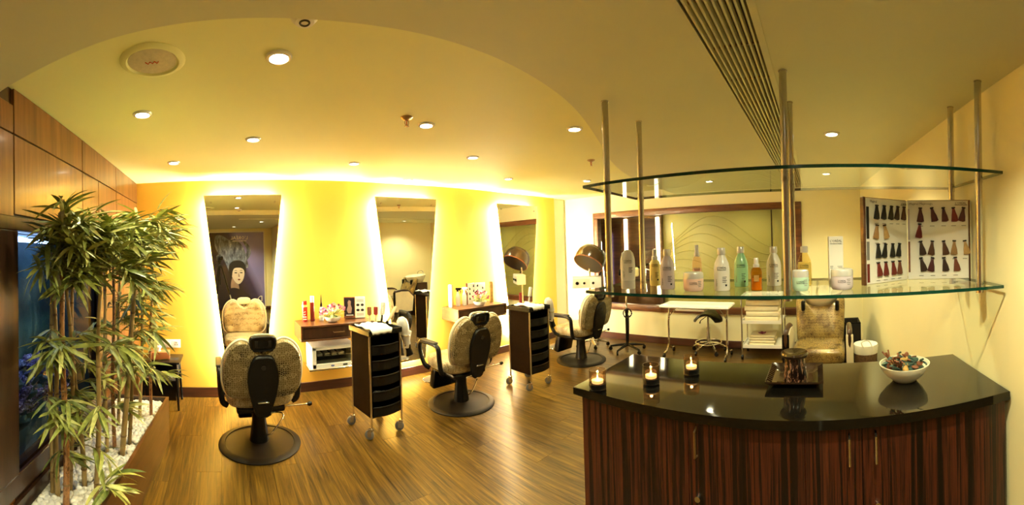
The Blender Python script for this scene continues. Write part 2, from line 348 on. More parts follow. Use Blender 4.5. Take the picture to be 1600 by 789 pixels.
def text(s, size, mat, parent, name='lettering', loc=(0, 0, 0), rot=(PI / 2, 0, 0), align='CENTER', bend=None, ext=0.0004, wide=1.0):
    cu = bpy.data.curves.new('t', 'FONT'); cu.body = s; cu.size = size; cu.align_x = align; cu.resolution_u = 1; cu.extrude = ext
    o = bpy.data.objects.new('t', cu); C.objects.link(o)
    dg = bpy.context.evaluated_depsgraph_get(); me = bpy.data.meshes.new_from_object(o.evaluated_get(dg)); bpy.data.objects.remove(o); bpy.data.curves.remove(cu)
    for v_ in me.vertices: v_.co.x *= wide
    if bend:                               # wrap on a cylinder of radius bend: local x,y of the text to arc, height
        for v_ in me.vertices:
            x, y, z = v_.co; a_ = x / bend; R_ = bend + z + 0.0006; v_.co = (R_ * math.sin(a_), y, R_ * math.cos(a_))
        loc = (loc[0], loc[1], loc[2])
    me.materials.clear(); me.materials.append(MATS[mat]); me.name = name
    return link(name, me, parent, loc, rot)
def light(name, kind, parent, loc, power, col=WARM, **kw):
    l = bpy.data.lights.new(name, kind); l.energy = power; l.color = col
    for k, v_ in kw.items(): setattr(l, k, v_)
    return link(name, l, parent, loc)

# ------------------------------------------------------------------ the setting: floor
XE = 1.42                                   # the entrance bay ends here (x)
floor = struct(MB().lohi((XL - 0.6, YREAR - 0.1, -0.08), (7.4, YW + 0.2, -0.012)), 'floor', 'dark_wood')
PW, PL = 0.19, 1.22
plank_me = MB().rbox((0, 0, -0.006), (PW - 0.0006, PL - 0.0006, 0.012), 0.0008, 1).mesh('plank', 'floor_wood')
cols = int((XB - XL) / PW) + 1
for i in range(cols):
    x = XL + (i + 0.5) * PW
    off = random.uniform(0, PL)
    y = (YREAR if x < XE + 0.1 else -0.95) - off
    while y < YW:
        y0, y1 = max(y, YREAR), min(y + PL, YW + 0.05)
        if y1 - y0 > 0.04:
            o = link('plank', plank_me, floor, (x, (y0 + y1) / 2, 0), (0, 0, 0), (1, (y1 - y0) / PL, 1))
        y += PL

# ceilings
struct(MB().lohi((XL - 0.15, YREAR - 0.1, HC), (XB + 0.15, YW + 0.2, HC + 0.08)), 'ceiling', 'ceiling_paint')
edge = smooth_path([(-1.0, 1.47, 0), (-0.89, 1.425, 0), (-0.65, 1.345, 0), (-0.43, 1.285, 0), (-0.24, 1.255, 0), (-0.05, 1.237, 0), (0.16, 1.222, 0), (0.33, 1.208, 0), (0.51, 1.187, 0), (0.7, 1.163, 0), (0.88, 1.15, 0), (1.09, 1.15, 0), (1.36, 1.18, 0), (1.65, 1.245, 0), (1.97, 1.36, 0), (2.44, 1.56, 0), (3.01, 1.81, 0), (3.6, 2.0, 0), (4.3, 2.12, 0), (5.56, 2.2, 0)], 5)
GY0, GY1, GX0 = 0.195, 0.45, 0.35          # the slot the air grille sits in
sof = MB()
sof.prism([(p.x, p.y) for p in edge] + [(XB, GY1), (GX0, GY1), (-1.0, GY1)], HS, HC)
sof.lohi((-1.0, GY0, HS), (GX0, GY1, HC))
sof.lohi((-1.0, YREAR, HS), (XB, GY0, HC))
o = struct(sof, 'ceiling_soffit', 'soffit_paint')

# walls
struct(MB().lohi((XL - 0.15, YW, 0), (5.205, YW + 0.12, HC)), 'wall_far', 'yellow_paint')
struct(MB().lohi((5.205, YW + 0.05, 0), (XB + 0.1, YW + 0.12, HC)), 'wall_far_end', 'white_paint')
wy0, wy1, wz0, wz1 = 0.27, 3.72, 0.54, 2.15        # window opening in the right-hand wall
w = MB()
w.lohi((XB, -0.75, 0), (XB + 0.12, YW + 0.12, wz0)); w.lohi((XB, -0.75, wz1), (XB + 0.12, YW + 0.12, HC))
w.lohi((XB, -0.75, wz0), (XB + 0.12, wy0, wz1)); w.lohi((XB, wy1, wz0), (XB + 0.12, YW + 0.12, wz1))
struct(w, 'wall_right', 'cream_paint')
nx0, nx1 = XE, XB + 0.02
struct(MB().prism([(nx0, near_y(nx0)), (nx1, near_y(nx1)), (nx1, near_y(nx1) - 0.12), (nx0, near_y(nx0) - 0.12)], 0, HC), 'wall_near', 'cream_paint')
struct(MB().lohi((XE, YREAR, 0), (XE + 0.1, near_y(XE) - 0.12, HC)), 'wall_entrance_side', 'cream_paint')
struct(MB().lohi((XL - 0.15, YREAR - 0.1, 0), (XE + 0.1, YREAR, HC)), 'wall_rear', 'cream_paint')
# left wall: backing with the aquarium opening, clad in wooden panels
ay0, ay1, az0, az1 = 1.63, 2.85, 0.54, 1.74
lw = MB(); T = 0.05; bx = XL - 0.02
for a_, b_ in (((YREAR, 0), (ay0, HC)), ((ay1, 0), (YW, HC)), ((ay0, 0), (ay1, az0)), ((ay0, az1), (ay1, HC))):
    lw.lohi((bx - T, a_[0], a_[1]), (bx, b_[0], b_[1]))
wl = struct(lw, 'wall_left', 'dark_wood')
def panel(y0, y1, z0, z1, mat='panel_wood'):
    part(MB().rbox(((bx + XL) / 2, (y0 + y1) / 2, (z0 + z1) / 2), (0.02, y1 - y0 - 0.008, z1 - z0 - 0.008), 0.002, 1), 'panel', mat, wl)
ys = [YREAR, -1.4, -0.2, 0.62, 1.62, 2.57, 3.45, YW]
for a_, b_ in zip(ys, ys[1:]): panel(a_, b_, 2.23, HC if a_ > 1.3 else HS)
for a_, b_ in zip(ys[:5], ys[1:5]): panel(a_, b_, 0, 2.23)
panel(1.62, 2.57, az1 + 0.08, 2.23); panel(2.57, 2.93, az1 + 0.08, 2.23); panel(1.62, 2.93, 0, az0 - 0.1, 'dark_wood')
panel(2.93, 3.45, 0, 2.23); panel(3.45, YW, 0, 2.23)

# baseboards
struct(MB().rbox((2.1, YW - 0.008, 0.055), (6.2, 0.016, 0.11), 0.004, 1), 'baseboard_far', 'baseboard_wood')
struct(MB().rbox((XB - 0.008, 1.87, 0.055), (0.016, 5.0, 0.11), 0.004, 1), 'baseboard_right', 'baseboard_wood')
struct(MB().rbox((0.2, YREAR + 0.008, 0.05), (2.4, 0.016, 0.1), 0.004, 1), 'baseboard_rear', 'baseboard_wood')
q = MB(); mx_, my_ = (2.4 + XB) / 2, near_y((2.4 + XB) / 2)
q.rbox((0, 0.008, 0.055), (XB - 2.4, 0.016, 0.11), 0.004, 1, Matrix.Translation((mx_, my_, 0)) @ Matrix.Rotation(math.atan2(near_y(XB) - near_y(2.4), XB - 2.4), 4, 'Z'))
struct(q, 'baseboard_near', 'baseboard_wood')

# interior window in the right-hand wall and the room beyond it
win = link('window_1', None, None, (XB, 2.0, 1.3)); win['kind'] = 'structure'
def wpart(mb, name, mat): 
    o_ = part(mb, name, mat, win, loc=(-XB, -2.0, -1.3)); return o_
fw = 0.10
for a_, b_ in (((wy0 - 0.02, wz0 - 0.03), (wy1 + 0.02, wz0 + fw - 0.03)), ((wy0 - 0.02, wz1 - fw + 0.02), (wy1 + 0.02, wz1 + 0.02)), ((wy0 - 0.02, wz0 + fw - 0.03), (wy0 + fw - 0.02, wz1 - fw + 0.02)), ((wy1 - fw + 0.02, wz0 + fw - 0.03), (wy1 + 0.02, wz1 - fw + 0.02))):
    wpart(MB().rbox((XB + 0.03, (a_[0] + b_[0]) / 2, (a_[1] + b_[1]) / 2), (0.11, b_[0] - a_[0], b_[1] - a_[1]), 0.006, 2), 'frame_rail', 'frame_wood')
wpart(MB().lohi((XB + 0.03, wy0 + 0.05, wz0 + 0.04), (XB + 0.036, wy1 - 0.05, wz1 - 0.05)), 'pane', 'window_glass')
XN = 6.75
nr = MB(); nr.lohi((XN, -0.9, 0), (XN + 0.1, 2.93, HC)); nr.lohi((XB + 0.12, -1.0, 0), (XN + 0.1, -0.9, HC)); nr.lohi((XB + 0.1, -1, HC), (XN + 0.2, 5, HC + 0.08))
wb = struct(nr, 'wall_beyond_window', 'olive_paint')
for k in range(7):                           # raised wave lines on the wall beyond the glass
    pts = [(XN - 0.001, 2.85 - 0.11 * j, 0.95 + 0.14 * k + 0.36 * math.sin((2.85 - 0.11 * j) * 2.6 + 0.3 * k + 1.0) * (0.55 + 0.05 * k)) for j in range(20)]
    part(MB().tube(smooth_path(pts, 2), 0.011, 6), 'wave_moulding', 'olive_paint', wb)
part(MB().lohi((XN - 0.008, 0.83, 0.2), (XN, 0.85, 2.3)), 'panel_joint', 'dark_wood', wb)
bw = struct(MB().lohi((XN - 0.1, 2.93, 0), (XN + 0.1, 5.0, HC)).lohi((XB + 0.12, 4.9, 0), (XN, 5.0, HC)), 'wall_beyond_wood', 'frame_wood')
for y in (3.70, 3.00):
    o = tag(part(MB().rbox((0, 0, 0.75), (0.03, 0.075, 1.5), 0.01, 2), 'wall_light', 'niche_strip', loc=(XN - 0.115, y, 0.62)), 'tall warm light strip on the dark wood wall beyond the glass', 'wall light', 'light strips beyond the window')
tag(part(MB().cyl((0, 0, 0), (0, 0, 1.1), 0.022), 'neon_tube', 'blue_tube', loc=(XN - 0.122, 4.05, 0.75)), 'violet blue glowing tube on the dark wood wall beyond the glass', 'wall light')

# ------------------------------------------------------------------ lamps in the ceiling
dl_ring = MB().lathe([(0.040, -0.003), (0.043, -0.012), (0.055, -0.010), (0.060, -0.002), (0.060, 0.0), (0.040, 0.0)], 24).mesh('trim_ring', 'silver')
dl_lens = MB().lathe([(0.0, -0.006), (0.030, -0.0055), (0.040, -0.004), (0.040, 0.0)], 24).mesh('lens', 'lamp_lens')
def downlight(x, y, z, label, group, power=SPOT_W, spread=2.3):
    t_ = thing('ceiling_downlight', label, 'ceiling light', (x, y, z), 0, group)
    link('trim_ring', dl_ring, t_); link('lens', dl_lens, t_)
    light('downlight_lamp', 'SPOT', t_, (0, 0, -0.03), power, spot_size=spread, spot_blend=0.9, shadow_soft_size=0.035)
G = 'downlights in the raised ceiling'
for x, y, lab in [(0.26, 1.63, 'lit downlight beside the round ceiling speaker'), (-0.47, 2.23, 'lit downlight above the bamboo, near the wood panelling'), (0.24, 2.81, 'lit downlight above the salon chair by the bamboo'), (-0.44, 3.45, 'lit downlight above the far end of the planter'), (1.35, 2.23, 'lit downlight right next to a brass sprinkler'),
                  (1.26, 3.45, 'lit downlight above the trolley beside the steriliser'), (2.2, 2.81, 'lit downlight above the middle salon chair'), (2.18, 4.06, 'lit downlight close to the wall over the middle mirror'), (2.25, 1.66, 'lit downlight at the curved ceiling edge by a shelf pole'),
                  (4.13, 2.87, 'lit downlight above the salon chair by the hooded dryer'), (3.24, 3.43, 'lit downlight above the trolley near the hooded dryer')]:
    downlight(x, y, HC, lab, G)
downlight(2.79, -0.11, HS, 'small round lit downlight in the lower ceiling behind the hanging shelf', None, SPOT_W * 1.5)
for x, y in ((4.45, -0.1), (4.6, 1.35)):
    downlight(x, y, HS, 'small round lit downlight in the lower ceiling over the wash area', 'downlights over the wash area', SPOT_W * 1.5)
for x, y in ((0.3, -1.7), (0.9, -0.3), (-0.5, 0.2)):  # added lamps behind the viewpoint, warm fill for the whole room
    downlight(x, y, HS, 'added fill downlight, out of view in the lower ceiling of the entrance', 'added fill lights of the entrance', SPOT_W * 2.3)
for y in (1.2, 2.6):  # added lamps, there only to brighten the space behind the glass
    downlight(6.2, y, HC, 'added downlight brightening the room beyond the window', 'added lights beyond the window', SPOT_W * 0.3)

# ------------------------------------------------------------------ mirrors with light strips behind
def wall_mirror(cx, label):
    t_ = thing('wall_mirror', label, 'mirror', (cx, YW, 0))
    def hw(z): return 0.44 - (2.28 - z) * 0.1135
    zb, zt = 0.22, 2.28
    tr = lambda g: [(-hw(zb) + g, zb + g), (hw(zb) - g, zb + g), (hw(zt) - g, zt - g), (-hw(zt) + g, zt - g)]
    part(MB().prism(tr(0), -0.106, -0.100, 'y'), 'mirror_glass', 'mirror_silver', t_, ang=0)
    part(MB().prism(tr(0.001), -0.0995, -0.085, 'y'), 'backing_board', 'dark_wood', t_, ang=0)
    part(MB().prism(tr(0.16), -0.085, 0.0, 'y'), 'mounting_box', 'white_paint', t_, ang=0)
    for s in (-1, 1):
        a_ = Vector((s * (hw(zb) - 0.04), -0.05, zb + 0.05)); b_ = Vector((s * (hw(zt) - 0.04), -0.05, zt - 0.06))
        part(MB().cyl(a_, b_, 0.016, n=10), 'light_strip', 'strip_light', t_)
    part(MB().cyl((-hw(zt) + 0.09, -0.060, zt - 0.028), (hw(zt) - 0.09, -0.060, zt - 0.028), 0.014, n=10), 'light_strip', 'strip_light', t_)
    part(MB().cyl((-hw(zb) + 0.06, -0.045, zb + 0.05), (hw(zb) - 0.06, -0.045, zb + 0.05), 0.016, n=10), 'light_strip', 'strip_light', t_)
    for x, z in ((-hw(2.2) + 0.07, 2.2), (hw(2.2) - 0.07, 2.2)):
        part(MB().cyl((x, -0.112, z), (x, -0.105, z), 0.012, n=12), 'mirror_cap', 'chrome', t_)
wall_mirror(0.23, 'tapering backlit wall mirror beside the bamboo, reflecting the poster')
wall_mirror(2.25, 'tapering backlit wall mirror between the two drawer shelves')
wall_mirror(4.20, 'tapering backlit wall mirror next to the white end wall')

# ------------------------------------------------------------------ air grille, speaker, sprinklers
g = thing('air_grille', 'long ceiling air grille of narrow slats with dark gaps', 'air vent', ((GX0 + XB) / 2, (GY0 + GY1) / 2, HS))
GL = XB - GX0 - 0.02; GWd = GY1 - GY0
part(MB().lohi((-GL / 2, -GWd / 2 + 0.002, 0.075), (GL / 2, GWd / 2 - 0.002, 0.08)), 'duct_lining', 'ink', g)
for s in (-1, 1):
    part(MB().lohi((-GL / 2, s * (GWd / 2 - 0.022), -0.004), (GL / 2, s * (GWd / 2 + 0.006), 0.002)), 'edge_trim', 'soffit_paint', g)
slat_me = MB().lohi((-GL / 2, -0.004, -0.002), (GL / 2, 0.004, 0.030)).mesh('slat', 'soffit_paint', 0)
for k in range(9): link('slat', slat_me, g, (0, -GWd / 2 + 0.036 + k * (GWd - 0.072) / 8, 0))
bar_me = MB().lohi((-0.004, -GWd / 2 + 0.02, 0.014), (0.004, GWd / 2 - 0.02, 0.024)).mesh('cross_bar', 'bronze_metal', 0)
for k in range(16): link('cross_bar', bar_me, g, (-GL / 2 + 0.2 + k * (GL - 0.4) / 15, 0, 0))

sp = thing('ceiling_speaker', 'round cream speaker grille flush in the raised ceiling', 'speaker', (-0.295, 1.63, HC))
part(MB().lathe([(0.112, -0.004), (0.118, -0.013), (0.135, -0.011), (0.146, -0.003), (0.146, 0), (0.112, 0)], 36), 'trim_ring', 'ceiling_paint', sp)
part(MB().lathe([(0.0, -0.011), (0.07, -0.010), (0.108, -0.006), (0.113, 0.0)], 36), 'grille', 'speaker_cloth', sp)
for k in range(3): part(MB().tube([(-0.03 + k * 0.02, -0.012, -0.0115), (-0.02 + k * 0.02, 0.006, -0.0115), (-0.012 + k * 0.02, -0.008, -0.0115)], 0.0022, 5), 'badge', 'red_can', sp)

def sprinkler(x, y, label):
    t_ = thing('sprinkler_head', label, 'sprinkler', (x, y, HC))
    part(MB().lathe([(0.010, -0.02), (0.030, -0.012), (0.040, -0.003), (0.040, 0)], 20), 'cover_plate', 'bronze_metal', t_)
    for s in (-1, 1): part(MB().tube(smooth_path([(0.006 * s, 0, -0.018), (0.015 * s, 0, -0.03), (0.012 * s, 0, -0.045), (0.002 * s, 0, -0.055)], 4), 0.003, 6), 'arm', 'bronze_metal', t_)
    part(MB().lathe([(0.0, -0.062), (0.016, -0.060), (0.016, -0.057), (0.0, -0.055)], 14), 'deflector', 'bronze_metal', t_)
    part(MB().cyl((0, 0, -0.054), (0, 0, -0.015), 0.003, n=8), 'bulb', 'red_can', t_)
sprinkler(1.16, 2.16, 'brass sprinkler head hanging from the middle of the raised ceiling')
sprinkler(3.18, 2.15, 'brass sprinkler head in the raised ceiling near the hanging shelf')
sm = thing('smoke_detector', 'round smoke detector half hidden by the curved ceiling edge', 'detector', (0.31, 1.33, HC))
part(MB().lathe([(0.0, -0.03), (0.035, -0.028), (0.05, -0.012), (0.055, 0)], 24), 'body', 'white_plastic', sm)
part(MB().ring((0, 0, -0.0295), 0.017, 0.004, 18, 6), 'sensor_ring', 'black_matt', sm)

# ------------------------------------------------------------------ reception counter
CX0, CX1, CY0, CY1, CZ = 1.55, 2.28, -0.875, 1.24, 0.852
ct = thing('reception_counter', 'reception counter with striped ebony front and black granite top', 'counter', (1.92, 0.18, 0))
def cpart(mb, name, mat, par=ct, **k): return part(mb, name, mat, par, loc=(-1.92, -0.18, 0) if par is ct else (0, 0, 0), **k)
def front_x(y):                                   # gently bowed front
    return 1.60 - 0.045 * (1 - ((y - 0.18) / 1.06) ** 2)
ysn = [CY0 + 0.005 + (CY1 - CY0 - 0.005) * i / 24 for i in range(25)]
top_poly = [(front_x(y) - 0.0, y) for y in ysn] + [(CX1, CY1), (CX1, near_y(CX1) + 0.01), (front_x(CY0) + 0.0, near_y(1.63) + 0.01)]
tb = bmesh.new()
vs_ = [tb.verts.new((x, y, CZ - 0.042)) for x, y in top_poly]; f_ = tb.faces.new(vs_)
r_ = bmesh.ops.extrude_face_region(tb, geom=[f_])
for v_ in r_['geom']:
    if isinstance(v_, bmesh.types.BMVert): v_.co.z = CZ
bmesh.ops.bevel(tb, geom=[e for e in tb.edges if abs(e.verts[0].co.z - e.verts[1].co.z) < 1e-5], offset=0.0205, segments=6, profile=0.5, affect='EDGES', clamp_overlap=True)
bmesh.ops.recalc_face_normals(tb, faces=tb.faces)
me = bpy.data.meshes.new('worktop'); tb.to_mesh(me); tb.free(); me.materials.append(MATS['granite'])
me.polygons.foreach_set('use_smooth', [True] * len(me.polygons)); me.set_sharp_from_angle(angle=math.radians(30))
link('worktop', me, ct, (-1.92, -0.18, 0))
body = [(front_x(y) + 0.050, y) for y in ysn if -0.86 <= y <= CY1 - 0.04] + [(front_x(1.2) + 0.05, CY1 - 0.035), (CX1 - 0.03, CY1 - 0.035), (CX1 - 0.03, near_y(CX1) + 0.015), (front_x(CY0) + 0.05, near_y(1.65) + 0.015)]
cpart(MB().prism(body, 0.0, CZ - 0.043), 'carcass', 'ebony')
doors = [(1.20, 0.655), (0.65, 0.105), (0.10, -0.31), (-0.315, -0.86)]
doors = [(1.20, 0.60), (0.597, 0.08), (0.077, -0.165), (-0.168, -0.86)]
for i, (ya, yb) in enumerate(doors):
    yy = [ya + (yb - ya) * k / 8 for k in range(9)]
    d_ = cpart(MB().prism([(front_x(y) + 0.03, y) for y in yy] + [(front_x(y) + 0.0495, y) for y in reversed(yy)], 0.09, CZ - 0.046), 'door', 'ebony')
    hy = {0: yb + 0.05, 1: ya - 0.04, 2: yb + 0.055, 3: ya - 0.055}[i]
    if i in (1, 2, 3):
        hx = front_x(hy) + 0.03
        hz0, hz1 = CZ - 0.20, CZ - 0.085
        o = part(MB().tube([(hx, hy, hz1 + 0.012), (hx - 0.028, hy, hz1), (hx - 0.028, hy, hz0), (hx, hy, hz0 - 0.004)], 0.0055, 8), 'handle', 'chrome' if i != 1 else 'bronze_metal', d_, 'slim upright metal handle')
    if i in (1, 3):
        ky = hy + (0.0 if i == 1 else -0.005)
        part(MB().cyl((front_x(ky) + 0.03, ky, CZ - 0.395), (front_x(ky) + 0.018, ky, CZ - 0.395), 0.013, n=16), 'lock', 'chrome', d_, 'round chrome lock')
cpart(MB().prism([(front_x(y) + 0.07, y) for y in ysn if -0.86 <= y <= 1.2] + [(CX1 - 0.05, 1.2), (CX1 - 0.05, -0.8)], 0.0, 0.085), 'plinth', 'black_matt')

# hanging shelf: six steel poles, two glass sheets
sh = thing('hanging_shelf', 'two tier glass shelf hung from the ceiling on steel poles above the counter', 'shelf', (1.96, 0.15, HS))
def spart(mb, name, mat, par=sh, **k): return part(mb, name, mat, par, loc=(-1.96, -0.15, -HS) if par is sh else (0, 0, 0), **k)
PX = (1.745, 2.145); PY = (1.08, 0.15, -0.785)
SZ = (1.905, 1.352)
for x in PX:
    for y in PY:
        p_ = spart(MB().cyl((x, y, SZ[1] - 0.03), (x, y, HS), 0.018, n=18), 'pole', 'brushed_steel')
        part(MB().cyl((x, y, HS - 0.004), (x, y, HS), 0.021, n=18), 'ceiling_flange', 'brushed_steel', p_)
        for z in SZ:
            part(MB().cyl((x, y, z - 0.03), (x, y, z - 0.001), 0.0205, n=18).cyl((x, y, z + 0.0145), (x, y, z + 0.02), 0.0205, n=18), 'collar', 'brushed_steel', p_)
for z in SZ:
    poly = smooth_path([(1.63, 1.16, 0), (1.605, 0.9, 0), (1.60, 0.15, 0), (1.605, -0.5, 0), (1.625, -0.86, 0)], 5)
    poly = [(q.x, q.y) for q in poly] + [(2.27, -0.82), (2.33, 0.2), (2.29, 1.19)]
    s_ = spart(MB().prism(poly, z, z + 0.014), 'glass_sheet', 'shelf_glass', ang=0)
    fr = [(a_, b_) for a_, b_ in poly[:21]]
    e_ = MB()
    loop = poly
    n_ = len(loop); inner = []
    for (a_, b_) in loop: inner.append((a_ + (0.0015 if a_ < 1.9 else -0.0015), b_ + (0.0015 if b_ < 0.15 else -0.0015)))
    for i in range(n_):
        j = (i + 1) % n_
        e_.add([(loop[i][0], loop[i][1], z - 0.0004), (loop[j][0], loop[j][1], z - 0.0004), (loop[j][0], loop[j][1], z + 0.0144), (loop[i][0], loop[i][1], z + 0.0144),
                (inner[i][0], inner[i][1], z - 0.0004), (inner[j][0], inner[j][1], z - 0.0004), (inner[j][0], inner[j][1], z + 0.0144), (inner[i][0], inner[i][1], z + 0.0144)],
               [(0, 1, 2, 3), (4, 7, 6, 5), (0, 4, 5, 1), (3, 2, 6, 7)])
    part(e_, 'polished_edge', 'glass_edge', s_, 'dark green polished glass edge', ang=0)

# ------------------------------------------------------------------ styling chairs
def half_outline(pts, k=4):
    P = smooth_path([(x, 0, z) for x, z in pts], k); R_ = [(p.x, p.z) for p in P]
    return R_ + [(-x, z) for x, z in reversed(R_) if x > 1e-6]
def make_chair():
    t_ = thing('styling_chair', 'x', 'chair', (0, 0, 0), 0, 'styling chairs facing the mirrors')
    part(MB().lathe([(0.0, 0.038), (0.075, 0.036), (0.12, 0.026), (0.27, 0.017), (0.29, 0.016), (0.295, 0.022), (0.335, 0.018), (0.35, 0.008), (0.35, 0.0)], 48), 'base_plate', 'black_rubber', t_)
    part(MB().lathe([(0.085, 0.032), (0.08, 0.06), (0.062, 0.20), (0.060, 0.32), (0.075, 0.34)], 24), 'column', 'black_plastic', t_)
    part(MB().tube(smooth_path([(0.06, -0.02, 0.075), (0.10, -0.05, 0.10), (0.20, -0.02, 0.20), (0.21, 0.05, 0.215), (0.14, 0.08, 0.215), (0.06, 0.06, 0.20)], 5), 0.0065, 8), 'pump_lever', 'chrome', t_, 'bent chrome pump lever')
    part(MB().rbox((0, 0.03, 0.345), (0.40, 0.42, 0.05), 0.02, 2), 'seat_base', 'black_plastic', t_)
    part(MB().pillow([(math.copysign(abs(math.cos(a_)) ** 0.5, math.cos(a_)) * 0.285, math.copysign(abs(math.sin(a_)) ** 0.5, math.sin(a_)) * 0.275) for a_ in [2 * PI * i / 40 for i in range(40)]], 0.14, Matrix.Translation((0, 0.03, 0.445)) @ Matrix.Rotation(-PI / 2, 4, 'X')), 'seat', 'croc_leather', t_)
    # backrest: heart-topped cushion leaning back
    lean = Matrix.Translation((0, -0.235, 0.49)) @ Matrix.Rotation(math.radians(11), 4, 'X') @ Matrix.Diagonal((1, 1, 0.93, 1))
    out = half_outline([(0.0, 0.0), (0.18, 0.0), (0.27, 0.03), (0.305, 0.12), (0.312, 0.24), (0.298, 0.36), (0.25, 0.455), (0.175, 0.505), (0.11, 0.485), (0.06, 0.42), (0.0, 0.38)])
    bk = part(MB().pillow(out, 0.10, lean @ Matrix.Translation((0, -0.015, 0)), rings=((1.0, 0.0), (0.985, 0.5), (0.955, 0.8), (0.86, 0.95), (0.5, 1.0)), cen=(0, 0.24)), 'backrest', 'croc_dark', t_)
    part(MB().pillow([(x * 0.975, 0.24 + (z - 0.24) * 0.975) for x, z in out], 0.09, lean @ Matrix.Translation((0, 0.025, 0)), cen=(0, 0.24)), 'back_cushion', 'croc_leather', bk, 'pale crocodile leather back cushion')
    part(MB().tube([lean @ Vector((x * 1.005, 0, 0.24 + (z - 0.24) * 1.005)) for x, z in out], 0.013, 6, True), 'piping', 'cream_leather', bk)
    sp_ = half_outline([(0.0, -0.15), (0.05, -0.145), (0.095, 0.0), (0.122, 0.17), (0.112, 0.28), (0.07, 0.385), (0.0, 0.395)], 3)
    M_ = lean @ Matrix.Translation((0, -0.072, 0))
    s_ = part(MB().pillow(sp_, 0.055, M_, rings=((1.0, 0.0), (0.99, 0.5), (0.95, 0.9), (0.6, 1.0))), 'spine_cover', 'black_plastic', t_)
    part(MB().rbox((0, -0.032, -0.005), (0.085, 0.008, 0.010), 0.002, 1, M_), 'metal_strip', 'chrome', s_)
    part(MB().cyl(M_ @ Vector((0, -0.025, 0.30)), M_ @ Vector((0, -0.032, 0.30)), 0.018, n=18), 'badge', 'black_matt', s_)
    part(MB().rbox((0, -0.005, 0.40), (0.035, 0.02, 0.12), 0.004, 1, lean), 'headrest_post', 'chrome', t_)
    hd = lean @ Matrix.Translation((0, -0.035, 0.485))
    h_ = part(MB().pillow(half_outline([(0.0, -0.068), (0.075, -0.068), (0.102, -0.045), (0.108, 0.02), (0.098, 0.055), (0.06, 0.068), (0.0, 0.07)], 3), 0.055, hd, rings=((1.0, 0.0), (0.98, 0.6), (0.9, 1.0), (0.78, 0.96), (0.74, 0.62))), 'headrest', 'black_plastic', t_)
    part(MB().pillow(half_outline([(0.0, -0.055), (0.07, -0.055), (0.095, -0.03), (0.095, 0.03), (0.06, 0.056), (0.0, 0.058)], 3), 0.07, hd @ Matrix.Translation((0, 0.035, 0))), 'headrest_cushion', 'cream_leather', h_)
    part(MB().rbox((0, -0.012, 0.0), (0.13, 0.02, 0.065), 0.006, 2, hd), 'headrest_plate', 'black_matt', h_)
    for s in (-1, 1):
        a_ = part(MB().tube(smooth_path([(0.27 * s, -0.10, 0.375), (0.31 * s, -0.11, 0.41), (0.325 * s, -0.11, 0.52), (0.33 * s, -0.10, 0.63), (0.335 * s, -0.03, 0.665), (0.335 * s, 0.12, 0.665), (0.335 * s, 0.22, 0.655), (0.332 * s, 0.265, 0.60), (0.325 * s, 0.25, 0.50), (0.31 * s, 0.20, 0.41), (0.27 * s, 0.17, 0.375)], 5), 0.025, 10), 'armrest', 'black_plastic', t_)
        part(MB().rbox((0.335 * s, 0.06, 0.684), (0.055, 0.27, 0.022), 0.010, 3), 'arm_pad', 'cream_leather' if False else 'black_matt', a_)
    part(MB().rbox((0, 0.0, 0.0), (0.32, 0.09, 0.29), 0.02, 2, Matrix.Translation((0, 0.31, 0.235)) @ Matrix.Rotation(math.radians(14), 4, 'X')), 'leg_rest', 'black_plastic', t_)
    f_ = part(MB().lathe([(0.0, 0.012), (0.15, 0.012), (0.165, 0.006), (0.16, 0.0), (0.0, 0.0)], 30, (0, 0.50, 0.115), sy=0.72), 'foot_plate', 'wheel_grey', t_)
    part(MB().ring((0, 0.50, 0.121), 0.163, 0.006, 30, 6, sy=0.72), 'foot_rim', 'chrome', f_)
    l_ = part(MB().cyl((0.20, -0.16, 0.36), (0.385, -0.20, 0.372), 0.007, n=10), 'recline_lever', 'chrome', t_)
    part(MB().lathe([(0.0, -0.02), (0.014, -0.018), (0.02, 0.0), (0.014, 0.018), (0.0, 0.02)], 14, M=Matrix.Translation((0.395, -0.202, 0.373)) @ Matrix.Rotation(PI / 2, 4, 'Y')), 'lever_knob', 'black_plastic', l_)
    return t_
ch = make_chair()
chairs = [(0.275, 3.25, 0.03, 'crocodile leather salon chair facing the mirror beside the bamboo'), (2.30, 3.25, 0.0, 'crocodile leather salon chair facing the mirror between the drawer shelves'), (4.30, 3.17, -0.05, 'crocodile leather salon chair by the hooded hair dryer')]
for i, (x, y, rz, lab) in enumerate(chairs):
    o = ch if i == 0 else copy_tree(ch)
    o.location = (x, y, 0); o.rotation_euler = (0, 0, rz); o['label'] = lab

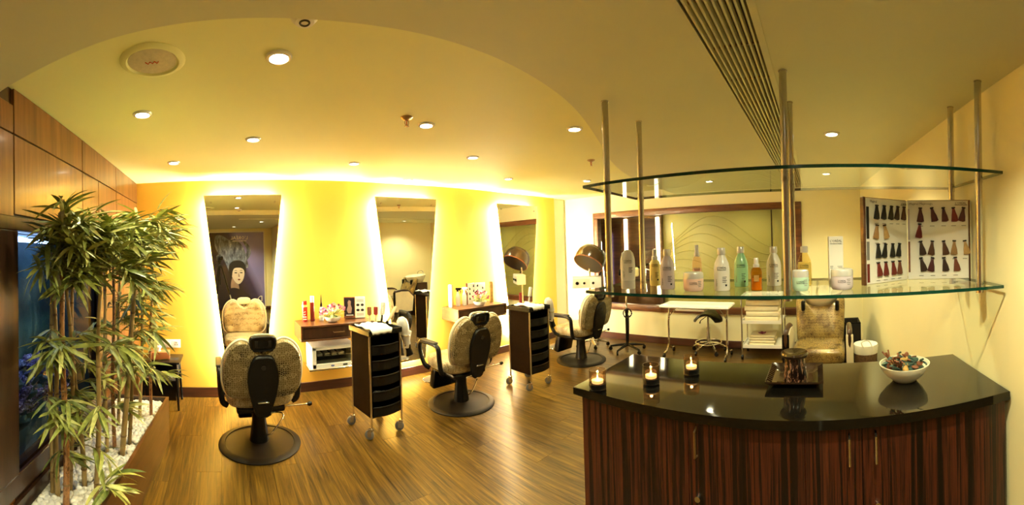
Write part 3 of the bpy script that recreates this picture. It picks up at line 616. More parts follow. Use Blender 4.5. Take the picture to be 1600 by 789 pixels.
# ------------------------------------------------------------------ tool trolleys
def make_trolley():
    t_ = thing('salon_trolley', 'x', 'trolley', (0, 0, 0), 0, 'black tool trolleys')
    w_, d_ = 0.155, 0.17
    for sx in (-1, 1):
        for sy in (-1, 1):
            part(MB().cyl((sx * w_, sy * d_, 0.075), (sx * w_, sy * d_, 0.90), 0.009, n=12), 'post', 'chrome', t_)
            a_ = random.uniform(0.5, 1.5)
            Mw = Matrix.Translation((sx * w_, sy * d_, 0)) @ Matrix.Rotation(a_, 4, 'Z')
            c_ = part(MB().rbox((0, 0.008, 0.086), (0.038, 0.04, 0.026), 0.006, 2, Mw).lohi((-0.020, 0.0, 0.03), (-0.016, 0.034, 0.08), Mw).lohi((0.016, 0.0, 0.03), (0.020, 0.034, 0.08), Mw), 'castor', 'chrome', t_)
            part(MB().lathe([(0.0, -0.014), (0.028, -0.014), (0.040, -0.009), (0.042, 0), (0.040, 0.009), (0.028, 0.014), (0.0, 0.014)], 20, M=Mw @ Matrix.Translation((0, 0.022, 0.042)) @ Matrix.Rotation(PI / 2, 4, 'Y')), 'wheel', 'wheel_grey', c_)
        part(MB().rbox((sx * (w_ - 0.004), 0, 0.525), (0.008, 2 * d_ - 0.02, 0.70), 0.003, 1), 'side_panel', 'trolley_panel', t_)
    part(MB().lohi((-w_ + 0.01, d_ - 0.012, 0.17), (w_ - 0.01, d_ - 0.006, 0.87)), 'back_panel', 'black_matt', t_)
    part(MB().lohi((-w_ + 0.01, -d_ + 0.02, 0.168), (w_ - 0.01, d_ - 0.02, 0.176)), 'bottom_panel', 'black_matt', t_)
    for k in range(5):                        # curved-front trays
        z = 0.185 + k * 0.132
        n_ = 10; fr = [(-0.136 + 0.272 * i / n_, -d_ - 0.004 - 0.028 * math.sin(PI * i / n_)) for i in range(n_ + 1)]
        q = MB()
        outer = fr + [(0.136, d_ - 0.02), (-0.136, d_ - 0.02)]
        q.prism(outer, z, z + 0.006)
        inn = [(x * 0.97, y + 0.006) for x, y in fr]
        q.prism(fr + inn[::-1], z, z + 0.082)
        for s in (-1, 1): q.lohi((s * 0.131, -d_ + 0.0, z), (s * 0.136, d_ - 0.02, z + 0.075))
        tr_ = part(q, 'tray', 'black_plastic', t_)
        part(MB().tube([(x, y - 0.003, z + 0.082) for x, y in fr], 0.005, 6), 'tray_lip', 'black_rubber', tr_)
    q = MB().rbox((0, 0, 0.885), (0.345, 0.385, 0.012), 0.004, 1)
    for s in (-1, 1):
        q.rbox((s * 0.168, 0, 0.905), (0.010, 0.385, 0.045), 0.004, 1); q.rbox((0, s * 0.188, 0.905), (0.345, 0.010, 0.045), 0.004, 1)
    tp = part(q, 'top_tray', 'black_plastic', t_)
    for s in (-1, 1): part(MB().cyl((s * 0.115, -0.194, 0.905), (s * 0.115, -0.199, 0.905), 0.013, n=14), 'hole_trim', 'black_rubber', tp)
    # dryer holder ring on the right-hand side
    part(MB().ring((0.245, -0.12, 0.83), 0.050, 0.004, 20, 6).cyl((0.165, -0.12, 0.83), (0.197, -0.12, 0.83), 0.004), 'dryer_holder', 'chrome', t_)
    return t_
tl = make_trolley()
TR = [(1.335, 3.21, 0.13, 'black tool trolley with open trays beside the steriliser'), (3.20, 3.11, -0.02, 'black tool trolley standing in front of the mirror with the window reflection')]
TR[1] = (3.20, 3.11, -0.02, 'black tool trolley between the middle chair and the hooded dryer')
for i, (x, y, rz, lab) in enumerate(TR):
    o = tl if i == 0 else copy_tree(tl)
    o.location = (x, y, 0); o.rotation_euler = (0, 0, rz); o['label'] = lab
def on_trolley(i, x, y):
    X_, Y_, r, _ = TR[i]; return (X_ + x * math.cos(r) - y * math.sin(r), Y_ + x * math.sin(r) + y * math.cos(r))
def cloth(name, loc, rz, w_, d_, drop, label, seed, cat='towel', mat='towel_white'):
    """crumpled cloth lying on a rim, one corner hanging down in front"""
    rnd = random.Random(seed); nx, ny = 18, 18; q = MB(); V = []
    for j in range(ny + 1):
        for i in range(nx + 1):
            u, v_ = i / nx, j / ny; x = (u - 0.5) * w_; y = (v_ - 0.5) * d_ - (0.07 if drop else 0)
            z = 0.008 * math.sin(u * 9 + seed) * math.sin(v_ * 7 + 1) + 0.006 * math.sin(u * 21 + v_ * 13) + 0.016
            over = -(y + 0.198)
            if over > 0 and drop:
                k = min(1, over / 0.09); y = -0.198 - 0.012 * (1 - math.exp(-over * 60)); z = 0.016 - over + 0.003 * math.sin(u * 18)
                x *= 1 - 0.35 * k
            V.append((x, y, z))
    Fs = [(j * (nx + 1) + i, j * (nx + 1) + i + 1, (j + 1) * (nx + 1) + i + 1, (j + 1) * (nx + 1) + i) for j in range(ny) for i in range(nx)]
    q.add(V, Fs)
    o_ = part(q, name, mat, None, loc=loc, rot=(0, 0, rz), ang=0)
    o_.data.polygons.foreach_set('use_smooth', [True] * len(o_.data.polygons))
    sol = o_.modifiers.new('thickness', 'SOLIDIFY'); sol.thickness = 0.004; sol.offset = 1
    return tag(o_, label, cat)
x, y = on_trolley(0, -0.05, 0.0); cloth('hand_towel', (x, y, 0.924), TR[0][2], 0.22, 0.34, True, 'crumpled white towel on the trolley beside the steriliser', 3)
x, y = on_trolley(1, -0.04, 0.0); cloth('hand_towel', (x, y, 0.924), TR[1][2], 0.20, 0.34, True, 'crumpled white towel on the trolley near the hooded dryer', 5)
def round_brush(x, y, z, rot, label, body, bristles, L=0.2):
    t_ = thing('hair_brush', label, 'brush', (x, y, z)); t_.rotation_euler = rot
    part(MB().lathe([(0.0, 0), (0.010, 0.002), (0.012, 0.05), (0.009, 0.10), (0.010, 0.11)], 12), 'handle', body, t_)
    part(MB().lathe([(0.012, 0.108), (0.021, 0.114), (0.0225, 0.15), (0.0225, L - 0.012), (0.018, L - 0.003), (0.0, L)], 18), 'bristle_barrel', bristles, t_)
    return t_
zt = 0.893
x, y = on_trolley(0, 0.03, 0.15); round_brush(x, y, zt, (0, 0, 0), 'round hair brush with brown wooden barrel upright in trolley', 'wood_handle', 'pot_brown', 0.19)
x, y = on_trolley(0, 0.085, 0.13); round_brush(x, y, zt, (0, 0.03, 0), 'dark red round hair brush upright in trolley', 'wood_handle', 'brush_red', 0.19)
x, y = on_trolley(0, 0.125, 0.10); round_brush(x, y, zt, (0, 0.15, 0), 'silver bristled round hair brush leaning in trolley beside the steriliser', 'black_plastic', 'bristle', 0.23)
x, y = on_trolley(0, 0.11, 0.02)
t_ = thing('hair_brush', 'paddle hair brush with long pale wooden handle leaning out of trolley', 'brush', (x, y, zt)); t_.rotation_euler = (0, 0.62, 0)
part(MB().lathe([(0.0, 0.0), (0.02, 0.004), (0.022, 0.04), (0.012, 0.075)], 16, sy=0.5), 'pad', 'black_plastic', t_)
part(MB().lathe([(0.010, 0.07), (0.014, 0.11), (0.016, 0.16), (0.017, 0.20), (0.012, 0.225), (0.0, 0.23)], 14), 'handle', 'wood_handle', t_)
x, y = on_trolley(1, 0.12, 0.12); round_brush(x, y, zt, (0, 0.22, 0), 'silver bristled round hair brush leaning in trolley near the dryer', 'white_plastic', 'bristle', 0.23)
x, y = on_trolley(1, 0.02, 0.15); tag(part(MB().rbox((0, 0, 0.085), (0.035, 0.022, 0.17), 0.006, 2), 'comb_case', 'brush_red', loc=(x, y, zt)), 'upright dark red comb case in the trolley near the dryer', 'comb case')
def hair_dryer(i, label):
    x, y = on_trolley(i, 0.247, -0.12)
    t_ = thing('hair_dryer', label, 'hair dryer', (x, y, 0.84), TR[i][2]); t_.scale = (1.2, 1.2, 1.2)
    Mb = Matrix.Rotation(-0.25, 4, 'Y')
    part(MB().lathe([(0.0, 0.135), (0.022, 0.132), (0.040, 0.11), (0.046, 0.07), (0.043, 0.03), (0.036, -0.01), (0.028, -0.06), (0.026, -0.085)], 24, M=Mb), 'barrel', 'silver', t_)
    part(MB().lathe([(0.027, -0.085), (0.024, -0.13), (0.034, -0.17), (0.034, -0.175), (0.0, -0.175)], 20, sy=0.5, M=Mb), 'nozzle', 'black_plastic', t_)
    part(MB().rbox((0.0, 0, 0), (0.034, 0.03, 0.14), 0.012, 3, Mb @ Matrix.Translation((0.045, 0, 0.0)) @ Matrix.Rotation(0.5, 4, 'Y') @ Matrix.Translation((0, 0, -0.06))), 'handle', 'silver', t_)
    part(MB().ring((0, 0, 0.128), 0.022, 0.003, 18, 6, M=Mb), 'intake_ring', 'black_plastic', t_)
hair_dryer(0, 'silver hair dryer hung on the trolley beside the steriliser')
hair_dryer(1, 'silver hair dryer hung on the trolley near the hooded dryer')
x, y = on_trolley(0, -0.04, -0.11)
tag(part(MB().pillow([(0.06 * math.cos(a_) * (1 + 0.2 * math.sin(3 * a_)), 0.035 * math.sin(a_)) for a_ in [2 * PI * k / 20 for k in range(20)]], 0.03, Matrix.Rotation(PI / 2, 4, 'X')), 'sponge', 'towel_cream', loc=(x, y, 0.607)), 'cream sponge in an upper tray of the trolley beside the steriliser', 'sponge')
cloth('tissue', (x, y + 0.03, 0.315), 0.4, 0.17, 0.13, False, 'crumpled white tissue in a lower tray of the trolley', 8, 'tissue', 'paper')

# ------------------------------------------------------------------ drawer shelves on the far wall, with the steriliser
def make_wall_shelf(x0, label):
    W_, D_, z0, z1 = 0.84, 0.39, 0.665, 0.832
    t_ = thing('drawer_shelf', label, 'shelf', (x0 + W_ / 2, YW, z0), 0, 'drawer shelves between the mirrors'); h = z1 - z0
    part(MB().rbox((0, -D_ / 2, h - 0.011), (W_, D_, 0.022), 0.002, 1), 'top_board', 'shelf_wood', t_)
    part(MB().rbox((0, -D_ / 2, 0.009), (W_, D_, 0.018), 0.002, 1), 'bottom_board', 'shelf_wood', t_)
    for s in (-1, 1): part(MB().rbox((s * (W_ / 2 - 0.010), -D_ / 2, h / 2), (0.02, D_, h - 0.042), 0.001, 1), 'side_board', 'shelf_wood', t_)
    part(MB().lohi((-W_ / 2 + 0.02, -0.02, 0.018), (W_ / 2 - 0.02, 0.0, h - 0.022)), 'back_board', 'dark_wood', t_)
    d_ = part(MB().rbox((0, -D_ / 2 - 0.002, h / 2 - 0.002), (W_ - 0.048, D_ - 0.03, h - 0.05), 0.002, 1), 'drawer', 'dark_wood', t_)
    part(MB().tube([(-0.06, -D_ + 0.015, h / 2), (-0.06, -D_ - 0.02, h / 2), (0.06, -D_ - 0.02, h / 2), (0.06, -D_ + 0.015, h / 2)], 0.005, 6), 'handle', 'bronze_metal', d_)
make_wall_shelf(0.80, 'wall mounted wooden drawer shelf above the white steriliser')
make_wall_shelf(2.79, 'wall mounted wooden drawer shelf behind the middle salon chair')
stz = 0.345
br = thing('bracket_shelf', 'thin metal bracket shelf under the steriliser', 'shelf', (1.18, YW, stz - 0.03))
part(MB().rbox((0, -0.16, 0.014), (0.56, 0.32, 0.012), 0.003, 1), 'plate', 'chrome', br)
part(MB().tube([(-0.28, 0.0, 0.03), (-0.28, -0.325, 0.025), (0.28, -0.325, 0.025), (0.28, 0.0, 0.03)], 0.006, 8), 'rail', 'chrome', br)
for s in (-1, 1): part(MB().lohi((s * 0.2 - 0.01, -0.2, 0.0), (s * 0.2 + 0.01, 0.0, 0.009)), 'arm', 'chrome', br)
st = thing('steriliser_cabinet', 'white tool steriliser with dark glass door under the drawer shelf', 'steriliser', (1.18, YW - 0.165, stz - 0.009))
q = MB(); W_, D_, H_ = 0.50, 0.29, 0.25
q.rbox((0, 0, 0.010), (W_, D_, 0.02), 0.006, 2).rbox((0, 0, H_ - 0.010), (W_, D_, 0.02), 0.006, 2).rbox((0, D_ / 2 - 0.008, H_ / 2), (W_, 0.016, H_ - 0.02), 0.004, 1)
for s in (-1, 1): q.rbox((s * (W_ / 2 - 0.010), 0, H_ / 2), (0.02, D_, H_ - 0.02), 0.004, 1)
part(q, 'body', 'white_plastic', st)
q = MB(); q.rbox((0, -D_ / 2 - 0.006, 0.030), (W_ - 0.01, 0.014, 0.06), 0.004, 1).rbox((0, -D_ / 2 - 0.006, H_ - 0.022), (W_ - 0.01, 0.014, 0.04), 0.004, 1)
for s in (-1, 1): q.rbox((s * (W_ / 2 - 0.025), -D_ / 2 - 0.006, H_ / 2), (0.045, 0.014, H_ - 0.02), 0.004, 1)
dr = part(q, 'door', 'white_plastic', st)
part(MB().lohi((-W_ / 2 + 0.045, -D_ / 2 - 0.004, 0.058), (W_ / 2 - 0.045, -D_ / 2 - 0.001, H_ - 0.04)), 'door_glass', 'window_glass', dr)
part(MB().lohi((-W_ / 2 + 0.02, -D_ / 2 + 0.03, 0.13), (W_ / 2 - 0.02, D_ / 2 - 0.02, 0.134)), 'rack', 'chrome', st)
part(MB().lohi((-W_ / 2 + 0.021, D_ / 2 - 0.020, 0.021), (W_ / 2 - 0.021, D_ / 2 - 0.0165, H_ - 0.021)), 'inner_lining', 'black_matt', st)
part(MB().sph((0.0, 0, 0), (0.022, 0.003, 0.010), 16, 6, Matrix.Translation((-0.02, -D_ / 2 - 0.013, 0.032))), 'badge', 'coral_blue', dr, 'small blue oval badge')
part(MB().lohi((0.10, -D_ / 2 - 0.016, 0.025), (0.15, -D_ / 2 - 0.012, 0.04)), 'switch', 'ink', dr)
for k in range(4): part(MB().rbox((-0.14 + 0.085 * k, 0.0, 0.142), (0.06, 0.14, 0.014), 0.004, 1, Matrix.Translation((0, 0, 0)) ), 'tool', 'silver', st)

# ------------------------------------------------------------------ things on the drawer shelves
SHZ = 0.833
def spray_can(x, y, h, r, label, body, cap, capf=0.16, name='hairspray_can', dots=None):
    t_ = thing(name, label, 'spray can', (x, y, SHZ), face_cam(x, y))
    part(MB().lathe([(0.0, 0.0), (r * 0.9, 0.0), (r, 0.004), (r, h * (1 - capf) - 0.012), (r * 0.8, h * (1 - capf))], 22), 'can', body, t_)
    part(MB().lathe([(r * 0.86, h * (1 - capf) - 0.004), (r * 0.86, h - 0.006), (r * 0.75, h), (0.0, h)], 22), 'cap', cap, t_)
    return t_
t_ = spray_can(0.905, 4.235, 0.235, 0.031, 'bright red hairspray can with white lettering on the drawer shelf', 'red_can', 'red_can')
for z, w_ in ((0.022, 1), (0.048, 1)): part(MB().lohi((-0.02, -0.0325, z), (0.02, -0.029, z + 0.012)), 'print_band', 'paper', t_)
text('S', 0.06, 'paper', t_, loc=(0.0, 0, 0.075), bend=0.031)
part(MB().lathe([(0.0313, 0.165), (0.0313, 0.19)], 22), 'label_band', 'pearl_yellow', t_)
spray_can(0.995, 4.235, 0.285, 0.026, 'slim dark red hairspray can with white cap on the drawer shelf', 'maroon_can', 'pearl_white', 0.24)
t_ = thing('nozzle_bottle', 'pale bottle with long black nozzle behind the flowers', 'bottle', (1.105, 4.25, SHZ))
part(MB().lathe([(0.0, 0), (0.026, 0), (0.027, 0.10), (0.02, 0.14), (0.012, 0.155)], 18), 'body', 'pearl_white', t_)
part(MB().lathe([(0.014, 0.15), (0.014, 0.18), (0.008, 0.20), (0.003, 0.29), (0.0, 0.292)], 14), 'nozzle', 'black_plastic', t_)
leaf_small = MB().prism([(0, 0), (0.007, 0.018), (0.005, 0.04), (0.0, 0.055), (-0.005, 0.04), (-0.007, 0.018)], 0, 0.0012, 'y').mesh('leaf', 'leaf_pale', 0)
def petal_mesh(mat):
    return MB().prism([(0, 0), (0.009, 0.010), (0.010, 0.02), (0.0, 0.027), (-0.010, 0.02), (-0.009, 0.010)], 0, 0.0015, 'y').mesh('petal', mat, 0)
PET = [petal_mesh('petal_pink'), petal_mesh('petal_white'), petal_mesh('petal_plum')]
def flower_bowl(x, y, label, seed, n=15):
    R_ = random.Random(seed)
    t_ = thing('flower_bowl', label, 'flowers', (x, y, SHZ)); t_.scale = (1.3, 1.3, 1.3)
    part(MB().lathe([(0.0, 0.004), (0.035, 0.0), (0.055, 0.012), (0.07, 0.035), (0.072, 0.045), (0.066, 0.045), (0.05, 0.02), (0.0, 0.012)], 26), 'bowl', 'dome_clear' if False else 'white_gloss', t_)
    part(MB().sph((0, 0, 0.035), (0.05, 0.05, 0.03), 12, 6), 'moss', 'leaf_dark', t_)
    for i in range(46):
        a_ = R_.uniform(0, 2 * PI); tilt = R_.uniform(0.5, 1.9); r0 = R_.uniform(0.01, 0.055)
        link('leaf', leaf_small, t_, (r0 * math.cos(a_), r0 * math.sin(a_) * 0.8, 0.045 + R_.uniform(0, 0.03)), (tilt, 0, a_ - PI / 2 + PI), R_.uniform(0.9, 1.7))
    for i in range(n):
        a_ = R_.uniform(0, 2 * PI); rr = R_.uniform(0.0, 0.085); fx, fy, fz = rr * math.cos(a_) * 1.35, rr * math.sin(a_) * 0.7, 0.125 - rr * 0.5 + R_.uniform(-0.015, 0.03)
        fl = part(MB().tube([(fx * 0.3, fy * 0.3, 0.045), (fx * 0.75, fy * 0.75, fz * 0.7), (fx, fy, fz)], 0.0016, 5).sph((fx, fy - 0.003, fz + 0.001), 0.006, 8, 5), 'flower', 'leaf_pale', t_)
        ax = R_.uniform(0.3, 1.3); rz = math.atan2(-fx - x, fy + y) + R_.uniform(-0.6, 0.6)
        Mf = Matrix.Translation((fx, fy, fz)) @ Matrix.Rotation(rz, 4, 'Z') @ Matrix.Rotation(-ax + 0.6, 4, 'X')
        for k in range(5):
            o_ = link('petal', PET[R_.choice((0, 0, 1)) if k % 2 else R_.choice((0, 1, 2))], fl)
            o_.matrix_local = Mf @ Matrix.Rotation(2 * PI * k / 5, 4, 'Y') @ Matrix.Rotation(0.25, 4, 'X')
flower_bowl(1.195, 4.10, 'low bowl of pink and white flowers beside the red cans', 4)
flower_bowl(3.23, 4.06, 'low bowl of pink flowers in front of the open colour chart', 9, 12)
def panel_stand(p0, p1, h, name, label, cat):
    """upright flat card from p0 to p1 on the shelf, local X along it, local -Y the front"""
    d_ = Vector((p1[0] - p0[0], p1[1] - p0[1], 0)); t_ = thing(name, label, cat, (p0[0], p0[1], SHZ), math.atan2(d_.y, d_.x)); return t_, d_.length
t_, L_ = panel_stand((1.375, 4.235), (1.61, 4.155), 0.24, 'style_card_stand', 'upright folded card with dark photo page and white page of hair styles', 'card stand')
part(MB().rbox((L_ * 0.26, 0.0, 0.128), (L_ * 0.52, 0.010, 0.245), 0.002, 1), 'photo_page', 'pot_brown', t_)
part(MB().rbox((L_ * 0.26, -0.006, 0.13), (L_ * 0.48, 0.002, 0.22), 0.0, 1) if False else MB().lohi((L_ * 0.02, -0.0065, 0.03), (L_ * 0.50, -0.005, 0.24)), 'photo', 'poster_black', t_)
part(MB().prism([(0.03, 0.10), (0.05, 0.06), (0.085, 0.06), (0.095, 0.12), (0.08, 0.16), (0.085, 0.2), (0.06, 0.215), (0.045, 0.19), (0.05, 0.15)], -0.0085, -0.0066, 'y'), 'photo_figure', 'poster_shade', t_)
part(MB().lohi((L_ * 0.1, -0.0085, 0.035), (L_ * 0.44, -0.0066, 0.043)), 'caption_strip', 'paper', t_)
part(MB().rbox((L_ * 0.765, 0.002, 0.128), (L_ * 0.47, 0.010, 0.245), 0.002, 1), 'style_page', 'paper', t_)
for i in range(2):
    for j in range(2): part(MB().sph((L_ * (0.66 + 0.21 * i), -0.004, 0.095 + 0.06 * j), (0.019, 0.003, 0.015), 14, 6), 'style_picture', 'ink', t_)
for z in (0.035, 0.05, 0.195, 0.21): part(MB().lohi((L_ * 0.6, -0.0048, z), (L_ * 0.93, -0.0028, z + 0.005)), 'print_line', 'grey_ink', t_)
part(MB().lohi((L_ * 0.05, -0.03, 0.0), (L_ * 0.98, 0.02, 0.006)), 'foot', 'dark_wood', t_)
t_ = thing('perfume_box', 'tall narrow gold and white carton at the drawer shelf end', 'box', (2.875, 4.235, SHZ), 0.35)
part(MB().rbox((0.012, 0, 0.15), (0.026, 0.05, 0.30), 0.002, 1), 'gold_side', 'gold_tin', t_); part(MB().rbox((-0.012, 0, 0.15), (0.022, 0.05, 0.298), 0.002, 1), 'white_side', 'paper', t_)
def trigger_bottle(x, y, label, body, head):
    t_ = thing('spray_bottle', label, 'spray bottle', (x, y, SHZ), face_cam(x, y) + 1.2)
    part(MB().lathe([(0.0, 0), (0.030, 0), (0.032, 0.01), (0.032, 0.13), (0.022, 0.165), (0.013, 0.185), (0.013, 0.2)], 20), 'body', body, t_)
    part(MB().rbox((0.0, -0.008, 0.235), (0.022, 0.075, 0.03), 0.006, 2).rbox((0, 0.0, 0.21), (0.026, 0.026, 0.03), 0.006, 2).rbox((0, -0.052, 0.238), (0.016, 0.02, 0.016), 0.004, 1), 'spray_head', head, t_)
    part(MB().tube(smooth_path([(0, -0.02, 0.222), (0, -0.045, 0.2), (0, -0.04, 0.175)], 4), 0.006, 8), 'trigger', head, t_)
trigger_bottle(2.985, 4.23, 'clear spray bottle with black trigger head on the drawer shelf', 'silver', 'black_plastic')
trigger_bottle(3.095, 4.23, 'white spray bottle with white trigger head on the drawer shelf', 'pearl_white', 'white_gloss')
tuft_small = MB().pillow([(0.0, 0.018), (0.004, 0.008), (0.010, -0.006), (0.006, -0.014), (-0.006, -0.014), (-0.010, -0.006), (-0.004, 0.008)], 0.008).mesh('hair_swatch', 'hair_black')
t_ = thing('colour_chart', 'open white hair colour chart with dark swatches behind the flowers', 'colour chart', (3.30, 4.245, SHZ), -0.12)
for s, a_, n_ in ((-1, 0.22, 3), (1, -0.22, 5)):
    Mp = Matrix.Rotation(a_, 4, 'Z')
    pg = part(MB().rbox((s * 0.075, 0.0, 0.15), (0.15, 0.008, 0.29), 0.002, 1, Mp), 'page', 'paper', t_)
    for k in range(7):
        q = Mp @ Vector((s * (0.035 + 0.075 * (k % 2)), -0.008, 0.255 - 0.035 * k))
        link('hair_swatch', tuft_small, t_, q, (0, 0.2 * (-1) ** k, a_), 1.15)
part(MB().rbox((0, 0.004, 0.152), (0.016, 0.014, 0.30), 0.003, 1), 'spine', 'dark_wood', t_)
part(MB().rbox((-0.157, -0.034, 0.152), (0.028, 0.012, 0.30), 0.003, 1), 'cover_edge', 'pot_brown', t_)
tag(part(MB().rbox((0, 0, 0.15), (0.05, 0.03, 0.30), 0.003, 1), 'product_carton', 'pot_gold', loc=(3.535, 4.17, SHZ), rot=(0, 0, -0.2)), 'narrow brown and gold carton beside the colour chart', 'box')

# ------------------------------------------------------------------ switch plate, side table
t_ = thing('switch_plate', 'cream wall plate with row of switches and a socket', 'switch', (-0.665, YW, 0.605))
part(MB().rbox((0, -0.006, 0), (0.31, 0.012, 0.092), 0.004, 2), 'plate', 'white_plastic', t_)
for k in range(5): part(MB().rbox((-0.115 + 0.036 * k, -0.014, 0), (0.028, 0.008, 0.05), 0.003, 1), 'rocker', 'white_gloss', t_)
so = part(MB().rbox((0.105, -0.0135, 0), (0.06, 0.006, 0.06), 0.003, 1), 'socket', 'white_gloss', t_)
for x, z in ((0.092, -0.012), (0.118, -0.012), (0.105, 0.012)): part(MB().cyl((x, -0.0168, z), (x, -0.0175, z), 0.005, n=10), 'socket_hole', 'ink', so)
sx0, sx1, sy0, sy1, sz = -0.90, -0.475, 3.93, 4.28, 0.50
t_ = thing('side_table', 'small black side table with magazine pocket behind the planter', 'table', ((sx0 + sx1) / 2, (sy0 + sy1) / 2, 0)); hx, hy = (sx1 - sx0) / 2, (sy1 - sy0) / 2
part(MB().rbox((0, 0, sz - 0.012), (2 * hx, 2 * hy, 0.024), 0.004, 2), 'table_top', 'black_plastic', t_)
for a_ in (-1, 1):
    for b_ in (-1, 1): part(MB().cyl((a_ * (hx - 0.045), b_ * (hy - 0.04), sz - 0.024), (a_ * (hx - 0.02), b_ * (hy - 0.02), 0.0), 0.016, 0.012, 10), 'leg', 'black_plastic', t_)
part(MB().rbox((0, 0, 0.30), (2 * hx - 0.09, 2 * hy - 0.08, 0.012), 0.003, 1), 'lower_shelf', 'window_glass' if False else 'black_matt', t_)
part(MB().tube([(-hx + 0.05, -hy + 0.03, 0.33), (hx - 0.05, -hy + 0.03, 0.33)], 0.004, 6), 'front_rail', 'chrome', t_)
part(MB().rbox((0, -hy + 0.05, 0.19), (2 * hx - 0.09, 0.015, 0.2), 0.004, 1), 'pocket_front', 'black_plastic', t_)
part(MB().rbox((0, hy - 0.05, 0.25), (2 * hx - 0.09, 0.015, 0.35), 0.004, 1), 'pocket_back', 'black_plastic', t_)
t_ = thing('tissue_box', 'orange brown tissue box on the black side table', 'tissue box', (-0.70, 4.08, sz), 0.1)
part(MB().rbox((0, 0, 0.04), (0.20, 0.12, 0.08), 0.004, 2), 'carton', 'tissue_box', t_)
part(MB().lathe([(0.035, 0.08), (0.03, 0.10), (0.045, 0.125), (0.03, 0.14), (0.0, 0.13)], 9, (-0.03, 0, 0), sy=0.5), 'tissue', 'paper', t_)
mg = thing('magazine', 'dark glossy magazine lying on the lower shelf of the side table', 'magazine', (-0.68, 4.09, 0.3065), 0.15)
part(MB().rbox((0, 0, 0.007), (0.20, 0.15, 0.011), 0.001, 1), 'pages', 'paper', mg); part(MB().rbox((0, 0, 0.0135), (0.204, 0.154, 0.002), 0.0005, 1), 'cover', 'poster_black', mg)

# ------------------------------------------------------------------ hooded dryer and steamer by the window
def star_base(parent, R_, mat, n=5, rot=0.3, hub=0.10):
    for k in range(n):
        a_ = rot + 2 * PI * k / n; c_, s_ = math.cos(a_), math.sin(a_)
        l_ = part(MB().tube([(0.02 * c_, 0.02 * s_, hub), (0.5 * R_ * c_, 0.5 * R_ * s_, hub - 0.012), (R_ * c_, R_ * s_, 0.065)], [0.022, 0.019, 0.014], 8), 'base_leg', mat, parent)
        part(MB().lathe([(0.0, -0.014), (0.026, -0.014), (0.030, -0.008), (0.030, 0.008), (0.026, 0.014), (0, 0.014)], 14, M=Matrix.Translation((R_ * c_, R_ * s_, 0.030)) @ Matrix.Rotation(a_ + 0.6, 4, 'Z') @ Matrix.Rotation(PI / 2, 4, 'X')).cyl((R_ * c_, R_ * s_, 0.03), (R_ * c_, R_ * s_, 0.066), 0.008), 'castor', 'black_plastic', l_)
t_ = thing('hooded_dryer', 'hood hair dryer with smoky brown dome and white control box', 'hair dryer', (5.0, 3.47, 0))
star_base(t_, 0.26, 'chrome', 5, 0.2)
part(MB().cyl((0, 0, 0.09), (0, 0, 1.36), 0.017, n=14), 'pole', 'chrome', t_)
vd = Vector((-5.0, -3.47, 0)).normalized(); rt = Vector((vd.y, -vd.x, 0)) * -1          # towards the entrance, and across
rz = face_cam(5.0, 3.47)
bxo = part(MB().rbox((-0.05, -0.06, 1.03), (0.46, 0.16, 0.18), 0.012, 2, Matrix.Rotation(rz, 4, 'Z')), 'control_box', 'white_plastic', t_)
for k, x in enumerate((-0.2, -0.09, 0.05)): part(MB().cyl((x, -0.14, 1.02), (x, -0.155, 1.02), 0.02 if k else 0.026, n=14, M=Matrix.Rotation(rz, 4, 'Z')), 'dial', 'black_plastic', bxo)
part(MB().lohi((-0.26, -0.142, 0.955), (0.0, -0.1395, 1.085), Matrix.Rotation(rz, 4, 'Z')), 'control_panel', 'cream_plastic', bxo)
Mh = Matrix.Rotation(rz, 4, 'Z') @ Matrix.Translation((0.02, -0.08, 1.40)) @ Matrix.Rotation(-0.55, 4, 'X') @ Matrix.Rotation(0.4, 4, 'Y')
hd_ = part(MB().lathe([(0.235, -0.10), (0.245, -0.02), (0.235, 0.07), (0.19, 0.15), (0.10, 0.19), (0.0, 0.20)], 30, M=Mh), 'hood', 'tinted_hood', t_, 'smoky brown glossy dome')
part(MB().lathe([(0.236, -0.104), (0.225, -0.104), (0.215, 0.05), (0.14, 0.15), (0.0, 0.17)], 30, M=Mh), 'hood_lining', 'hood_inner', hd_)
part(MB().ring((0, 0, -0.10), 0.237, 0.009, 30, 6, M=Mh), 'hood_rim', 'pot_brown', hd_)
part(MB().tube(smooth_path([(0, 0, 1.34), Mh @ Vector((0.0, 0.22, -0.05)), Mh @ Vector((0.0, 0.20, 0.06))], 4), 0.028, 10), 'hood_arm', 'black_plastic', t_)
part(MB().tube(smooth_path([Matrix.Rotation(rz, 4, 'Z') @ Vector(q) for q in ((0.15, 0.0, 1.11), (0.22, 0.06, 1.35), (0.12, 0.1, 1.55), (0.0, 0.08, 1.5))], 5), 0.014, 8), 'hose', 'black_rubber', t_)

